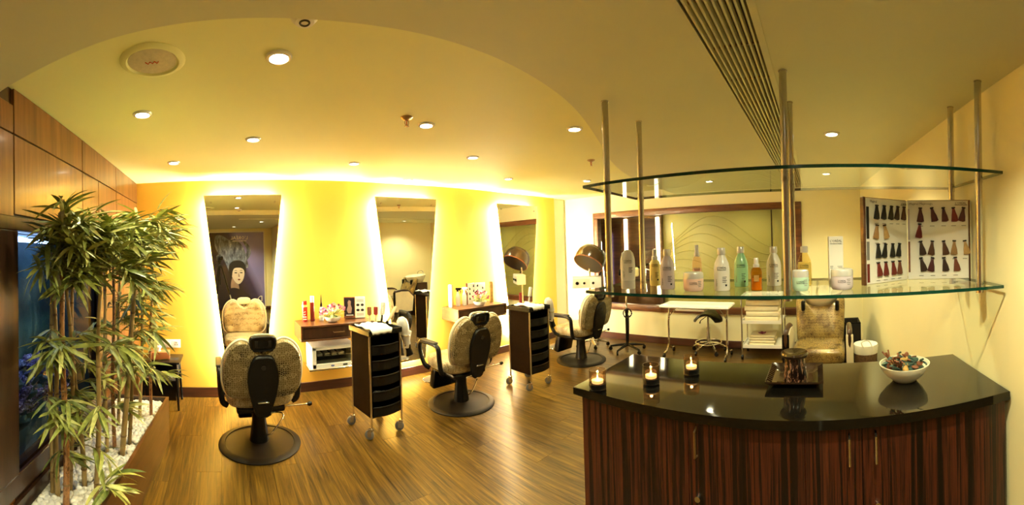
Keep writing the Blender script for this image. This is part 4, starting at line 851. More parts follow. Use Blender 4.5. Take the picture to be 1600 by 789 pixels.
t_ = thing('hair_steamer', 'hair steamer with clear dome on black five star stand', 'steamer', (4.98, 2.80, 0))
star_base(t_, 0.27, 'black_plastic', 5, 0.55)
part(MB().cyl((0, 0, 0.08), (0, 0, 0.60), 0.024, n=14).cyl((0, 0, 0.58), (0, 0, 0.63), 0.030, n=14), 'column', 'black_plastic', t_)
part(MB().cyl((0, 0, 0.6), (0, 0, 1.17), 0.014, n=12), 'pole', 'chrome', t_)
Mz = Matrix.Rotation(face_cam(4.98, 2.80), 4, 'Z'); cb = MB()
cb.tube([Mz @ Vector((0.01 + (0.062 + 0.006 * math.sin(j * 1.7)) * math.cos(j * 2 * PI / 20), -0.04 - 0.0012 * j, 0.585 + (0.062 + 0.006 * math.cos(j * 1.3)) * math.sin(j * 2 * PI / 20))) for j in range(64)], 0.006, 6)
part(cb, 'cord_coil', 'black_rubber', t_, 'coiled black power cord')
part(MB().tube(smooth_path([(-0.03, -0.05, 0.55), (-0.05, -0.06, 0.4), (-0.045, -0.05, 0.22)], 4), 0.006, 6), 'cord_end', 'black_rubber', t_)
rz = face_cam(4.98, 2.80); Mz = Matrix.Rotation(rz, 4, 'Z')
part(MB().cyl(Mz @ Vector((-0.10, 0, 1.19)), Mz @ Vector((0.10, 0, 1.17)), 0.05, n=18), 'joint', 'black_plastic', t_)
part(MB().rbox((0.14, 0, 1.19), (0.12, 0.14, 0.14), 0.03, 3, Mz), 'water_tank', 'oil_liquid', t_)
part(MB().tube(smooth_path([Mz @ Vector(q) for q in ((0.14, 0.05, 1.22), (0.25, 0.08, 1.27), (0.36, 0.06, 1.30))], 4), 0.018, 8), 'arm', 'black_plastic', t_)
Mh = Mz @ Matrix.Translation((0.42, 0.0, 1.38)) @ Matrix.Rotation(0.35, 4, 'X')
part(MB().lathe([(0.13, -0.13), (0.165, -0.05), (0.165, 0.03), (0.13, 0.10), (0.06, 0.14), (0.0, 0.15)], 28, M=Mh), 'dome', 'dome_clear', t_, 'clear plastic dome')
part(MB().ring((0, 0, -0.13), 0.13, 0.007, 28, 6, M=Mh), 'dome_rim', 'white_plastic', t_)

# manicure table, saddle stool
t_ = thing('work_table', 'white topped rolling table with steel legs under the window', 'table', (5.04, 1.70, 0))
part(MB().rbox((0, 0, 0.722), (0.42, 1.00, 0.03), 0.014, 3), 'table_top', 'white_gloss', t_)
part(MB().tube([(a_ * 0.198, b_ * 0.488, 0.738) for a_, b_ in ((-1, -0.94), (-1, 0.94), (-0.9, 1), (0.9, 1), (1, 0.94), (1, -0.94), (0.9, -1), (-0.9, -1))], 0.007, 8, True), 'rim', 'white_plastic', t_)
part(MB().rbox((-0.12, 0.05, 0.685), (0.14, 0.42, 0.03), 0.006, 1), 'under_tray', 'cream_plastic', t_)
for sy in (-1, 1):
    l_ = part(MB().tube(smooth_path([(0.02, 0.43 * sy, 0.705), (-0.03, 0.43 * sy, 0.5), (-0.04, 0.43 * sy, 0.2), (-0.10, 0.435 * sy, 0.09), (-0.20, 0.44 * sy, 0.065)], 5), 0.015, 8), 'leg', 'chrome', t_)
    part(MB().tube(smooth_path([(-0.04, 0.43 * sy, 0.16), (0.04, 0.43 * sy, 0.09), (0.17, 0.44 * sy, 0.066)], 5), 0.013, 8), 'leg_foot', 'chrome', l_)
    part(MB().tube([(-0.035, 0.43 * sy, 0.55), (0.0, 0.30 * sy, 0.70)], 0.009, 6), 'brace', 'chrome', l_)
    for x in (-0.20, 0.17): part(MB().lathe([(0.0, -0.013), (0.03, -0.012), (0.033, 0.0), (0.03, 0.012), (0, 0.013)], 14, M=Matrix.Translation((x, 0.44 * sy, 0.034)) @ Matrix.Rotation(PI / 2, 4, 'X')), 'castor', 'black_plastic', l_)
t_ = thing('saddle_stool', 'black saddle stool with chrome column and foot ring', 'stool', (5.28, 1.62, 0))
sd = MB(); V = []; nu, nv = 16, 12
for lay in (0, 1):
    for j in range(nv + 1):
        for i in range(nu + 1):
            u, v_ = i / nu * 2 - 1, j / nv * 2 - 1
            w_ = math.sqrt(max(0, 1 - v_ * v_ * 0.55)); y = u * 0.215 * w_; x = v_ * 0.15
            z = 0.585 - 0.11 * abs(u) ** 2.2 + 0.03 * max(0, v_) - (0.0 if lay == 0 else 0.05 * (1 - 0.65 * abs(u) ** 3) * (1 - 0.5 * v_ ** 4))
            V.append((x, y, z))
n1 = (nu + 1) * (nv + 1); Fs = []
for j in range(nv):
    for i in range(nu):
        a_ = j * (nu + 1) + i; Fs += [(a_, a_ + 1, a_ + nu + 2, a_ + nu + 1), (n1 + a_ + nu + 1, n1 + a_ + nu + 2, n1 + a_ + 1, n1 + a_)]
bd = [i for i in range(nu + 1)] + [j * (nu + 1) + nu for j in range(1, nv + 1)] + [nv * (nu + 1) + i for i in range(nu - 1, -1, -1)] + [j * (nu + 1) for j in range(nv - 1, 0, -1)]
for k in range(len(bd)): a_, b_ = bd[k], bd[(k + 1) % len(bd)]; Fs.append((b_, a_, n1 + a_, n1 + b_))
part(sd.add(V, Fs), 'seat', 'black_plastic', t_, 'black saddle shaped seat', ang=60)
part(MB().cyl((0, 0, 0.10), (0, 0, 0.36), 0.026, n=16).cyl((0, 0, 0.36), (0, 0, 0.54), 0.017, n=16).cyl((0, 0, 0.345), (0, 0, 0.37), 0.031, n=16), 'column', 'chrome', t_)
part(MB().tube([(0.0, 0.03, 0.52), (-0.05, 0.10, 0.47), (-0.055, 0.11, 0.43)], [0.005, 0.005, 0.011], 8), 'height_lever', 'black_plastic', t_)
part(MB().ring((0, 0, 0.15), 0.19, 0.010, 32, 8), 'foot_ring', 'chrome', t_)
star_base(t_, 0.25, 'chrome', 5, 0.1, 0.14)

# towel trolley with towels
t_ = thing('towel_trolley', 'white three tier trolley with steel posts holding folded towels', 'trolley', (5.22, 0.79, 0)); hx, hy = 0.20, 0.275
for a_ in (-1, 1):
    for b_ in (-1, 1):
        p_ = part(MB().cyl((a_ * hx, b_ * hy, 0.06), (a_ * hx, b_ * hy, 0.86), 0.011, n=10), 'post', 'chrome', t_)
        part(MB().lathe([(0.0, -0.014), (0.032, -0.013), (0.036, 0.0), (0.032, 0.013), (0, 0.014)], 14, M=Matrix.Translation((a_ * hx, b_ * hy, 0.036)) @ Matrix.Rotation(PI / 2, 4, 'X')), 'castor', 'black_plastic', p_)
for z in (0.17, 0.50, 0.84):
    q = MB().rbox((0, 0, z), (2 * hx - 0.01, 2 * hy - 0.01, 0.02), 0.005, 1)
    for s in (-1, 1): q.lohi((-hx, s * hy - 0.004, z), (hx, s * hy + 0.004, z + 0.035)); q.lohi((s * hx - 0.004, -hy, z - 0.01), (s * hx + 0.004, hy, z + 0.035))
    part(q, 'tray', 'white_plastic', t_)
def folded_towel(x, y, z, w_, d_, h, label, group, mat='towel_cream', rz=0):
    prof = [(-d_ / 2, h * 0.05), (-d_ / 2 - 0.008, h * 0.5), (-d_ / 2, h * 0.95), (0, h * 1.0), (d_ / 2, h * 0.95), (d_ / 2, h * 0.05), (0, 0)]
    q = MB(); n_ = len(prof)
    for k, (yy, sc) in enumerate(((-0.5, 0.97), (-0.47, 1.0), (0.47, 1.0), (0.5, 0.97))):
        q.v += [(px * sc, yy * w_, max(0, pz * sc)) for px, pz in prof]
    for k in range(3):
        for i in range(n_): q.f.append((k * n_ + i, k * n_ + (i + 1) % n_, (k + 1) * n_ + (i + 1) % n_, (k + 1) * n_ + i))
    q.f += [tuple(range(n_ - 1, -1, -1)), tuple(range(3 * n_, 4 * n_))]
    return tag(part(q, 'folded_towel', mat, loc=(x, y, z), rot=(0, 0, rz)), label, 'towel', group)
order = ['bottom', 'second', 'third', 'fourth', 'top']
for k in range(4):
    nm = ['lowest', 'second from bottom', 'second from top', 'topmost'][k]
    folded_towel(5.20, 0.79 + 0.01 * (-1) ** k, 0.511 + 0.072 * k, 0.46, 0.28, 0.070, 'thick folded cream towel, ' + nm + ' of the tall pile on the middle tray', 'towels on the middle tray')
    folded_towel(5.20, 0.80 + 0.006 * (-1) ** k, 0.181 + 0.036 * k, 0.34, 0.25, 0.035, 'thin folded cream towel, ' + nm + ' of the low pile on the bottom tray', 'towels on the bottom tray')
fl = thing('silk_flower', 'dark plum flower lying on the low pile of towels', 'flower', (5.12, 0.80, 0.327))
for k in range(5): 
    o = link('petal', PET[2], fl, (0, 0, 0.004), (0, 0, 0), 2.4); o.matrix_local = Matrix.Translation((0, 0, 0.006)) @ Matrix.Rotation(2 * PI * k / 5, 4, 'Z') @ Matrix.Rotation(-1.2, 4, 'X') @ Matrix.Scale(2.3, 4)
part(MB().sph((0, 0, 0.012), 0.012, 10, 6), 'centre', 'petal_plum', fl)

# wash unit: armchair with basin
wu = thing('wash_chair', 'gold crocodile leather wash chair with cream basin behind the counter', 'chair', (4.15, 0.02, 0), -0.06)
part(MB().rbox((-0.04, 0, 0.40), (0.56, 0.56, 0.16), 0.06, 4), 'seat', 'croc_gold', wu)
part(MB().rbox((0.0, 0, 0.20), (0.46, 0.50, 0.25), 0.02, 2), 'seat_base', 'dark_wood', wu)
Mb = Matrix.Translation((0.20, 0, 0.42)) @ Matrix.Rotation(math.radians(22), 4, 'Y')
out = half_outline([(0.0, 0.0), (0.24, 0.0), (0.27, 0.05), (0.285, 0.30), (0.29, 0.50), (0.25, 0.545), (0.20, 0.50), (0.13, 0.44), (0.0, 0.42)], 4)
part(MB().pillow(out, 0.13, Mb @ Matrix.Rotation(-PI / 2, 4, 'Z') if False else Mb @ Matrix.Rotation(PI / 2, 4, 'Z'), cen=(0, 0.24)), 'backrest', 'croc_gold', wu)
for s in (-1, 1):
    part(MB().prism([(-0.26, 0.16), (0.20, 0.16), (0.24, 0.50), (0.10, 0.635), (-0.10, 0.645), (-0.26, 0.60)], s * 0.30, s * 0.36, 'y'), 'arm_panel', 'cream_leather', wu)
    part(MB().tube(smooth_path([(-0.25, s * 0.33, 0.36), (-0.275, s * 0.33, 0.60), (-0.22, s * 0.33, 0.655), (0.05, s * 0.33, 0.655), (0.2, s * 0.33, 0.56), (0.24, s * 0.33, 0.45)], 5), 0.028, 10), 'arm_rail', 'dark_wood', wu)
for s in (-1, 1): part(MB().rbox((-0.285, s * 0.33, 0.46), (0.022, 0.075, 0.34), 0.008, 2), 'arm_front', 'cream_leather' if s < 0 else 'black_plastic', wu)
part(MB().prism([(0.36, 0.0), (0.80, 0.0), (0.78, 0.80), (0.48, 0.80)], -0.17, 0.17, 'y'), 'pedestal', 'dark_wood', wu)
Mo = Matrix.Translation((0.54, 0, 0.90)) @ Matrix.Rotation(math.radians(-6), 4, 'Y')
bs = part(MB().lathe([(0.0, -0.15), (0.10, -0.14), (0.19, -0.08), (0.245, 0.02), (0.265, 0.075), (0.25, 0.085), (0.225, 0.03), (0.16, -0.07), (0.08, -0.11), (0.0, -0.12)], 36, M=Mo, sx=1.0, sy=1.0), 'basin', 'ceramic_cream', wu, 'cream ceramic wash basin')
part(MB().tube(smooth_path([Mo @ Vector((0.22, 0.05, 0.06)), Mo @ Vector((0.20, 0.05, 0.16)), Mo @ Vector((0.10, 0.04, 0.17)), Mo @ Vector((0.05, 0.03, 0.12))], 5), 0.012, 8), 'tap', 'chrome', bs)
for s in (-1, 1): part(MB().rbox((0.30, s * 0.20, 0.83), (0.09, 0.05, 0.12), 0.02, 2), 'neck_bracket', 'black_plastic', wu)
t_ = thing('laundry_basket', 'brown wicker basket with white liner between wash chair and wall', 'basket', (4.22, -0.50, 0))
part(MB().lathe([(0.0, 0.0), (0.11, 0.0), (0.125, 0.2), (0.135, 0.40), (0.128, 0.40), (0.115, 0.02), (0.0, 0.015)], 24), 'body', 'wicker', t_)
part(MB().lathe([(0.137, 0.33), (0.142, 0.40), (0.135, 0.425), (0.12, 0.42), (0.07, 0.36), (0.0, 0.345)], 24), 'liner', 'towel_white', t_)
part(MB().tube(smooth_path([(-0.13, 0.03, 0.40), (-0.12, 0.06, 0.47), (-0.11, -0.02, 0.48), (-0.13, -0.06, 0.41)], 5), 0.006, 6), 'handle', 'white_plastic', t_)
t_ = thing('storage_box', 'open black storage box standing behind the wash chair', 'box', (5.05, -0.36, 0))
q = MB().lohi((-0.16, -0.16, 0.0), (0.16, 0.16, 0.02))
for s in (-1, 1): q.rbox((s * 0.155, 0, 0.26), (0.012, 0.32, 0.50), 0.003, 1); q.rbox((0, s * 0.155, 0.26), (0.32, 0.012, 0.50), 0.003, 1)
part(q, 'body', 'black_matt', t_)
part(MB().tube([(-0.157, -0.157, 0.51), (0.157, -0.157, 0.51), (0.157, 0.157, 0.51), (-0.157, 0.157, 0.51)], 0.008, 6, True), 'rim', 'black_plastic', t_)

# ------------------------------------------------------------------ products on the lower glass sheet
GZ = SZ[1] + 0.0148
def print_on(t_, r, z, w_=1.0, vertical=True, lines=4, zl=None, ink='ink'):
    """brand lettering, a small block of text lines and a square mark, wrapped on the front"""
    text("L'ORÉAL", 0.0125 * w_, ink, t_, loc=(0, 0, z), bend=r)
    text('PROFESSIONNEL', 0.0064 * w_, ink, t_, loc=(0, 0, z - 0.008 * w_), bend=r, wide=0.95)
    if vertical:
        text('expert', 0.013 * w_, 'grey_ink', t_, loc=(-r * 0.62, -r * 0.80, z - 0.085), rot=(PI / 2, -PI / 2, -0.66), align='LEFT')
    q = MB(); zl = z - 0.042 if zl is None else zl
    for k in range(lines):
        a0, a1 = 0.05, 0.62 - 0.12 * (k % 2)
        for j in range(4):
            b0, b1 = a0 + (a1 - a0) * j / 4, a0 + (a1 - a0) * (j + 1) / 4
            q.add([((r + 0.0008) * math.sin(b0), -(r + 0.0008) * math.cos(b0), zl - 0.008 * k), ((r + 0.0008) * math.sin(b1), -(r + 0.0008) * math.cos(b1), zl - 0.008 * k), ((r + 0.0008) * math.sin(b1), -(r + 0.0008) * math.cos(b1), zl - 0.008 * k + 0.0028), ((r + 0.0008) * math.sin(b0), -(r + 0.0008) * math.cos(b0), zl - 0.008 * k + 0.0028)], [(0, 1, 2, 3)])
    a_ = 0.52
    q.box((0, -r, 0), (0.009, 0.0016, 0.009), Matrix.Translation((0, 0, zl - 0.008 * lines - 0.006)) @ Matrix.Rotation(a_, 4, 'Z'))
    part(q, 'label_print', 'ink', t_, ang=0)['kind'] = 'stuff'
def shampoo(x, y, label, mat, h=0.205, r=0.038):
    t_ = thing('shampoo_bottle', label, 'bottle', (x, y, GZ), face_cam(x, y))
    part(MB().lathe([(0.0, 0.0), (r * 0.92, 0.0), (r, 0.006), (r, h * 0.52), (r * 0.9, h * 0.64), (r * 0.62, h * 0.76), (r * 0.44, h * 0.82), (r * 0.42, h * 0.85)], 28), 'body', mat, t_)
    part(MB().lathe([(r * 0.50, h * 0.84), (r * 0.52, h * 0.855), (r * 0.50, h * 0.985), (r * 0.44, h), (0.0, h)], 20), 'cap', 'silver', t_)
    print_on(t_, r, h * 0.52); return t_
shampoo(1.81, 0.77, 'lilac shampoo bottle with silver cap beside the yellow pump bottle', 'pearl_lilac')
shampoo(1.78, 0.47, 'white shampoo bottle between the pink jar and the green bottle', 'pearl_white', 0.207, 0.0385)
shampoo(1.95, 0.41, 'green shampoo bottle with silver cap on the glass shelf', 'pearl_green', 0.208, 0.037)
shampoo(1.98, 0.24, 'white shampoo bottle beside the amber spray and the middle pole', 'pearl_white', 0.205, 0.039)
t_ = thing('conditioner_tube', 'tall white rounded conditioner tube standing on silver cap', 'bottle', (1.77, 0.98, GZ), face_cam(1.77, 0.98))
part(MB().lathe([(0.0, 0.0), (0.036, 0.0), (0.038, 0.004), (0.038, 0.045), (0.0, 0.045)], 28, sy=0.75), 'cap', 'silver', t_)
part(MB().lathe([(0.037, 0.045), (0.039, 0.06), (0.0395, 0.12), (0.038, 0.16), (0.030, 0.19), (0.018, 0.204), (0.0, 0.208)], 28, sy=0.75), 'body', 'pearl_white', t_)
text("L'ORÉAL", 0.0125, 'ink', t_, loc=(0, 0.009, 0.145), bend=0.0385); text('PROFESSIONNEL', 0.0064, 'ink', t_, loc=(0, 0.009, 0.137), bend=0.0385)
text('expert', 0.013, 'grey_ink', t_, loc=(-0.020, -0.0265, 0.062), rot=(PI / 2, -PI / 2, -0.38), align='LEFT')
q = MB()
for k in range(4): q.lohi((0.004, -0.0305, 0.112 - 0.008 * k), (0.024 - 0.004 * (k % 2), -0.0285, 0.1145 - 0.008 * k))
part(q, 'label_print', 'ink', t_)['kind'] = 'stuff'
def pump_bottle(x, y, label, h, r, mat, cap, inner=None):
    t_ = thing('pump_bottle', label, 'bottle', (x, y, GZ), face_cam(x, y))
    part(MB().lathe([(0.0, 0.0), (r * 0.93, 0.0), (r, 0.005), (r, h * 0.56), (r * 0.86, h * 0.66), (r * 0.46, h * 0.72)], 26), 'body', mat, t_)
    if inner: part(MB().lathe([(0.0, 0.003), (r * 0.88, 0.004), (r * 0.9, h * 0.40), (0.0, h * 0.40)], 22), 'liquid', inner, t_)
    c_ = part(MB().lathe([(r * 0.56, h * 0.71), (r * 0.58, h * 0.725), (r * 0.55, h * 0.80), (r * 0.42, h * 0.82), (r * 0.40, h * 0.985), (r * 0.34, h), (0.0, h)], 20), 'pump', cap, t_)
    return t_
t_ = pump_bottle(1.94, 0.90, 'yellow pump bottle behind the lilac bottle', 0.205, 0.0305, 'pearl_yellow', 'silver'); print_on(t_, 0.0305, 0.115, 0.85)
t_ = pump_bottle(2.03, 0.68, 'clear pink pump bottle behind the pink jar', 0.222, 0.027, 'pink_glass', 'silver', 'pearl_pink'); print_on(t_, 0.027, 0.09, 0.8, False, 2)
t_ = pump_bottle(1.78, 0.30, 'small amber oil spray bottle with clear cap', 0.156, 0.0275, 'amber_glass', 'silver', 'amber_liquid'); part(MB().lohi((-0.012, -0.0285, 0.045), (0.012, -0.0272, 0.075)), 'label', 'pot_gold', t_)
t_ = thing('oil_bottle', 'clear golden oil bottle with silver cap behind the mint jar', 'bottle', (1.96, 0.078, GZ), face_cam(1.96, 0.078)); r, h = 0.038, 0.203
part(MB().lathe([(0.0, 0.0), (r * 0.92, 0.0), (r, 0.006), (r, h * 0.52), (r * 0.9, h * 0.64), (r * 0.62, h * 0.76), (r * 0.46, h * 0.82), (r * 0.44, h * 0.85)], 28), 'body', 'oil_glass', t_)
part(MB().lathe([(0.0, 0.004), (r * 0.88, 0.005), (r * 0.92, h * 0.50), (r * 0.84, h * 0.60), (0.0, h * 0.60)], 24), 'liquid', 'oil_liquid', t_)
part(MB().lathe([(r * 0.52, h * 0.84), (r * 0.52, h * 0.985), (r * 0.44, h), (0.0, h)], 20), 'cap', 'silver', t_); print_on(t_, r, h * 0.5, 1, False, 3)
def jar(x, y, label, mat, h, r, lid='silver'):
    t_ = thing('cream_jar', label, 'jar', (x, y, GZ), face_cam(x, y))
    part(MB().lathe([(0.0, 0.0), (r * 0.86, 0.0), (r * 0.96, 0.008), (r, h * 0.22), (r, h * 0.62), (r * 0.97, h * 0.66)], 32), 'body', mat, t_)
    part(MB().lathe([(r * 1.0, h * 0.66), (r * 1.0, h * 0.88), (r * 0.94, h * 0.97), (r * 0.8, h), (0.0, h)], 32), 'lid', lid, t_)
    text("L'ORÉAL", 0.010, 'ink', t_, loc=(-0.014 * 0, 0, h * 0.42), bend=r); text('PROFESSIONNEL', 0.005, 'ink', t_, loc=(0, 0, h * 0.36), bend=r)
    q = MB()
    for k in range(4):
        a0 = 0.36
        q.box((0, -r - 0.0004, 0), (0.020 - 0.005 * (k % 2), 0.0012, 0.0026), Matrix.Translation((0, 0, h * 0.52 - 0.008 * k)) @ Matrix.Rotation(0.62, 4, 'Z'))
    part(q, 'label_print', 'grey_ink', t_)['kind'] = 'stuff'
jar(1.76, 0.61, 'pale pink hair mask jar with pearly lid', 'pearl_pink', 0.092, 0.050)
jar(1.77, 0.09, 'mint green hair mask jar next to the middle pole', 'pearl_mint', 0.096, 0.039)
jar(1.79, -0.105, 'lilac hair mask jar in front of the white carton', 'pearl_lilac', 0.096, 0.053)
t_ = thing('product_carton', 'tall narrow white carton behind the lilac jar', 'box', (1.905, -0.082, GZ), face_cam(1.9, -0.08) + 0.12)
part(MB().rbox((0, 0, 0.125), (0.072, 0.05, 0.25), 0.002, 1), 'carton', 'paper', t_)
text("L'ORÉAL", 0.016, 'ink', t_, loc=(0, -0.0258, 0.222)); text('PROFESSIONNEL', 0.0082, 'ink', t_, loc=(0, -0.0258, 0.211), wide=0.95)
part(MB().lohi((-0.031, -0.0262, 0.100), (-0.016, -0.0252, 0.103)).lohi((-0.031, -0.0262, 0.092), (-0.018, -0.0252, 0.095)).lohi((0.005, -0.0262, 0.100), (0.030, -0.0252, 0.102)).lohi((0.010, -0.0262, 0.094), (0.030, -0.0252, 0.096)), 'label_print', 'grey_ink', t_)['kind'] = 'stuff'

# hair colour book standing open
A_, B_, D2 = Vector((1.92, -0.24, 0)), Vector((2.10, -0.50, 0)), Vector((2.005, -0.835, 0))
bk = thing('hair_colour_book', 'open hair colour book with rows of hair swatches on the glass shelf', 'colour chart', (B_.x, B_.y, GZ))
BH = 0.445
def page(P0, P1, rows, head, flip):
    d_ = (P1 - P0); L_ = d_.length; M_ = Matrix.Translation(P0 - B_) @ Matrix.Rotation(math.atan2(d_.y, d_.x), 4, 'Z')
    part(MB().rbox((L_ / 2, 0.006, BH / 2), (L_, 0.010, BH), 0.002, 1, M_), 'page', 'paper', bk)
    return M_, L_
ML, LL = page(A_, B_, None, None, 0); MR, LR = page(B_, D2, None, None, 0)
part(MB().rbox((-0.008, 0.012, BH / 2), (0.016, 0.03, BH + 0.008), 0.003, 1, ML), 'cover_edge', 'frame_wood', bk); part(MB().rbox((LR + 0.005, 0.012, BH / 2), (0.010, 0.03, BH + 0.006), 0.003, 1, MR), 'cover_edge', 'frame_wood', bk)
part(MB().lohi((0.0, 0.012, 0.0), (LL, 0.020, BH + 0.004), ML), 'cover', 'frame_wood', bk); part(MB().lohi((0.0, 0.012, 0.0), (LR, 0.020, BH + 0.004), MR), 'cover', 'frame_wood', bk)
def tuft(mat):
    return MB().pillow([(-0.006, 0.0), (0.006, 0.0), (0.011, -0.022), (0.017, -0.040), (0.021, -0.066), (0.010, -0.071), (-0.004, -0.070), (-0.018, -0.068), (-0.013, -0.036), (-0.009, -0.018)], 0.012, cen=(0, -0.04)).mesh('hair_swatch', 'hair_' + mat)
TU = {k: tuft(k) for k in HAIR}; tab_me = MB().rbox((0, 0, 0), (0.020, 0.012, 0.007), 0.002, 1).mesh('tab', 'ink')
RS = random.Random(5)
def swatch(M_, u, z, k, sc=1.0):
    o_ = link('hair_swatch', TU[k], bk); o_.matrix_local = M_ @ Matrix.Translation((u, -0.005, z)) @ Matrix.Rotation(RS.uniform(-0.22, 0.22), 4, 'Y') @ Matrix.Scale(sc, 4)
    link('tab', tab_me, o_, (0, 0, 0.003))
    part(MB().lohi((u - 0.012, -0.0012, z - 0.0925 * sc), (u + 0.014, -0.0002, z - 0.0895 * sc), M_), 'caption', 'grey_ink', bk)
for z, us, ks in ((0.405, (0.075, 0.13, 0.185, 0.235, 0.285), 'black black black dark brown'.split()), (0.302, (0.075, 0.13), 'gold blond'.split()), (0.202, (0.08, 0.135, 0.19, 0.243), 'black black black black'.split()), (0.105, (0.08, 0.135, 0.19, 0.243), 'red red red auburn'.split())):
    for u, k in zip(us, ks): swatch(ML, u * LL / 0.316, z, k, 1.0)
for z, us, ks in ((0.40, (0.075, 0.14, 0.205, 0.262, 0.32), 'wine wine wine red wine'.split()), (0.31, (0.07,), ('red',)), (0.212, (0.075, 0.14, 0.205, 0.265, 0.325), 'dark brown brown gold blond'.split()), (0.118, (0.075, 0.14, 0.205, 0.27), 'dark wine dark auburn'.split())):
    for u, k in zip(us, ks): swatch(MR, u * LR / 0.348, z, k, 1.08)
def page_text(M_, s, size, u, z, mat='grey_ink', al='LEFT'):
    o_ = text(s, size, mat, bk, align=al); o_.matrix_local = M_ @ Matrix.Translation((u, -0.0008, z)) @ Matrix.Rotation(PI / 2, 4, 'X')
page_text(ML, 'Majirel', 0.018, 0.03, 0.422); page_text(ML, "L'ORÉAL", 0.012, LL - 0.05, 0.422, 'ink')
page_text(MR, 'Majirel Majirouge', 0.019, 0.012, 0.422); page_text(MR, "L'ORÉAL", 0.017, LR - 0.075, 0.424, 'ink')
part(MB().lohi((LR - 0.078, -0.001, 0.418), (LR - 0.006, 0.0004, 0.421), MR), 'rule', 'ink', bk); part(MB().lohi((LL - 0.052, -0.001, 0.418), (LL - 0.008, 0.0004, 0.420), ML), 'rule', 'ink', bk)
for z0, z1, mt in ((0.235, 0.40, 'ink'), (0.125, 0.22, 'grey_ink'), (0.01, 0.105, 'hair_red')): part(MB().lohi((0.004, -0.001, z0), (0.022, 0.0004, z1), ML), 'photo_strip', mt, bk)
for z0, z1, mt in ((0.225, 0.40, 'pearl_lilac'), (0.04, 0.215, 'pot_brown')): part(MB().lohi((0.004, -0.001, z0), (0.014, 0.0004, z1), MR), 'photo_strip', mt, bk)

# ------------------------------------------------------------------ on the counter
CT = CZ + 0.0005
for x, y, lab in ((1.635, 1.105, 'smoky glass tealight holder at the end of the counter'), (1.82, 0.885, 'smoky glass tealight holder between two others on the counter'), (2.03, 0.73, 'smoky glass tealight holder at the back edge of the counter')):
    t_ = thing('tealight_holder', lab, 'candle', (x, y, CT), 0, 'tealight holders on the counter')
    part(MB().lathe([(0.0, 0.0), (0.042, 0.0), (0.046, 0.008), (0.043, 0.016), (0.046, 0.026), (0.044, 0.036), (0.0, 0.036)], 28), 'base', 'black_plastic', t_)
    part(MB().lathe([(0.043, 0.034), (0.045, 0.045), (0.045, 0.105), (0.0435, 0.105), (0.0415, 0.036)], 28), 'glass', 'candle_glass', t_)
    c_ = part(MB().lathe([(0.0, 0.036), (0.030, 0.036), (0.030, 0.05), (0.0, 0.048)], 20), 'candle', 'wax_glow', t_)
    part(MB().lathe([(0.0, 0.050), (0.0035, 0.055), (0.004, 0.060), (0.002, 0.070), (0.0, 0.078)], 10), 'flame', 'flame', c_)
    light('candle_light', 'POINT', t_, (0, 0, 0.066), 0.6, (1.0, 0.5, 0.15), shadow_soft_size=0.006)
t_ = thing('square_tray', 'square dark glazed tray with raised rim on the counter', 'tray', (2.035, 0.14, CT), 0.0)
V = []; n_ = 10
for lay in (0, 1):
    for j in range(n_ + 1):
        for i in range(n_ + 1):
            u, v_ = i / n_ * 2 - 1, j / n_ * 2 - 1; e_ = max(abs(u), abs(v_)); z = 0.004 + 0.028 * max(0, (e_ - 0.62) / 0.38) ** 2
            V.append((u * 0.152, v_ * 0.148, z + (0.005 if lay == 0 else -0.004)))
n1 = (n_ + 1) ** 2; Fs = []
for j in range(n_):
    for i in range(n_): a_ = j * (n_ + 1) + i; Fs += [(a_, a_ + 1, a_ + n_ + 2, a_ + n_ + 1), (n1 + a_ + n_ + 1, n1 + a_ + n_ + 2, n1 + a_ + 1, n1 + a_)]
bd = list(range(n_ + 1)) + [j * (n_ + 1) + n_ for j in range(1, n_ + 1)] + [n_ * (n_ + 1) + i for i in range(n_ - 1, -1, -1)] + [j * (n_ + 1) for j in range(n_ - 1, 0, -1)]
for k in range(len(bd)): a_, b_ = bd[k], bd[(k + 1) % len(bd)]; Fs.append((b_, a_, n1 + a_, n1 + b_))
part(MB().add(V, Fs), 'plate', 'tray_glaze', t_)
ridge = MB().tube([(0, -0.118, 0.021), (0, -0.145, 0.036)], 0.004, 6).mesh('rim_ridge', 'tray_glaze')
for k in range(11):
    link('rim_ridge', ridge, t_, (-0.125 + 0.025 * k, 0, 0)); link('rim_ridge', ridge, t_, (-0.125 + 0.025 * k, 0, 0), (0, 0, PI))
t_ = thing('oil_burner', 'dark streaked ceramic oil burner standing on the square tray', 'oil burner', (1.97, 0.14, CT + 0.009))
part(MB().lathe([(0.0, 0.0), (0.062, 0.0), (0.064, 0.01), (0.052, 0.13), (0.0, 0.13)], 28), 'body', 'ceramic_dark', t_)
part(MB().lathe([(0.045, 0.128), (0.066, 0.134), (0.072, 0.148), (0.068, 0.158), (0.055, 0.158), (0.03, 0.150), (0.0, 0.148)], 28), 'dish', 'tray_glaze', t_)
t_ = thing('potpourri_bowl', 'cream ceramic bowl filled with dried potpourri on the counter', 'bowl', (1.94, -0.435, CT))
part(MB().lathe([(0.0, 0.004), (0.05, 0.0), (0.062, 0.004), (0.10, 0.035), (0.128, 0.07), (0.134, 0.092), (0.128, 0.092), (0.118, 0.068), (0.08, 0.03), (0.0, 0.018)], 40), 'bowl', 'ceramic_cream', t_)
RP = random.Random(11)
part(MB().sph((0, 0, 0.062), (0.105, 0.105, 0.03), 18, 8), 'filling', 'pot_teal', t_)
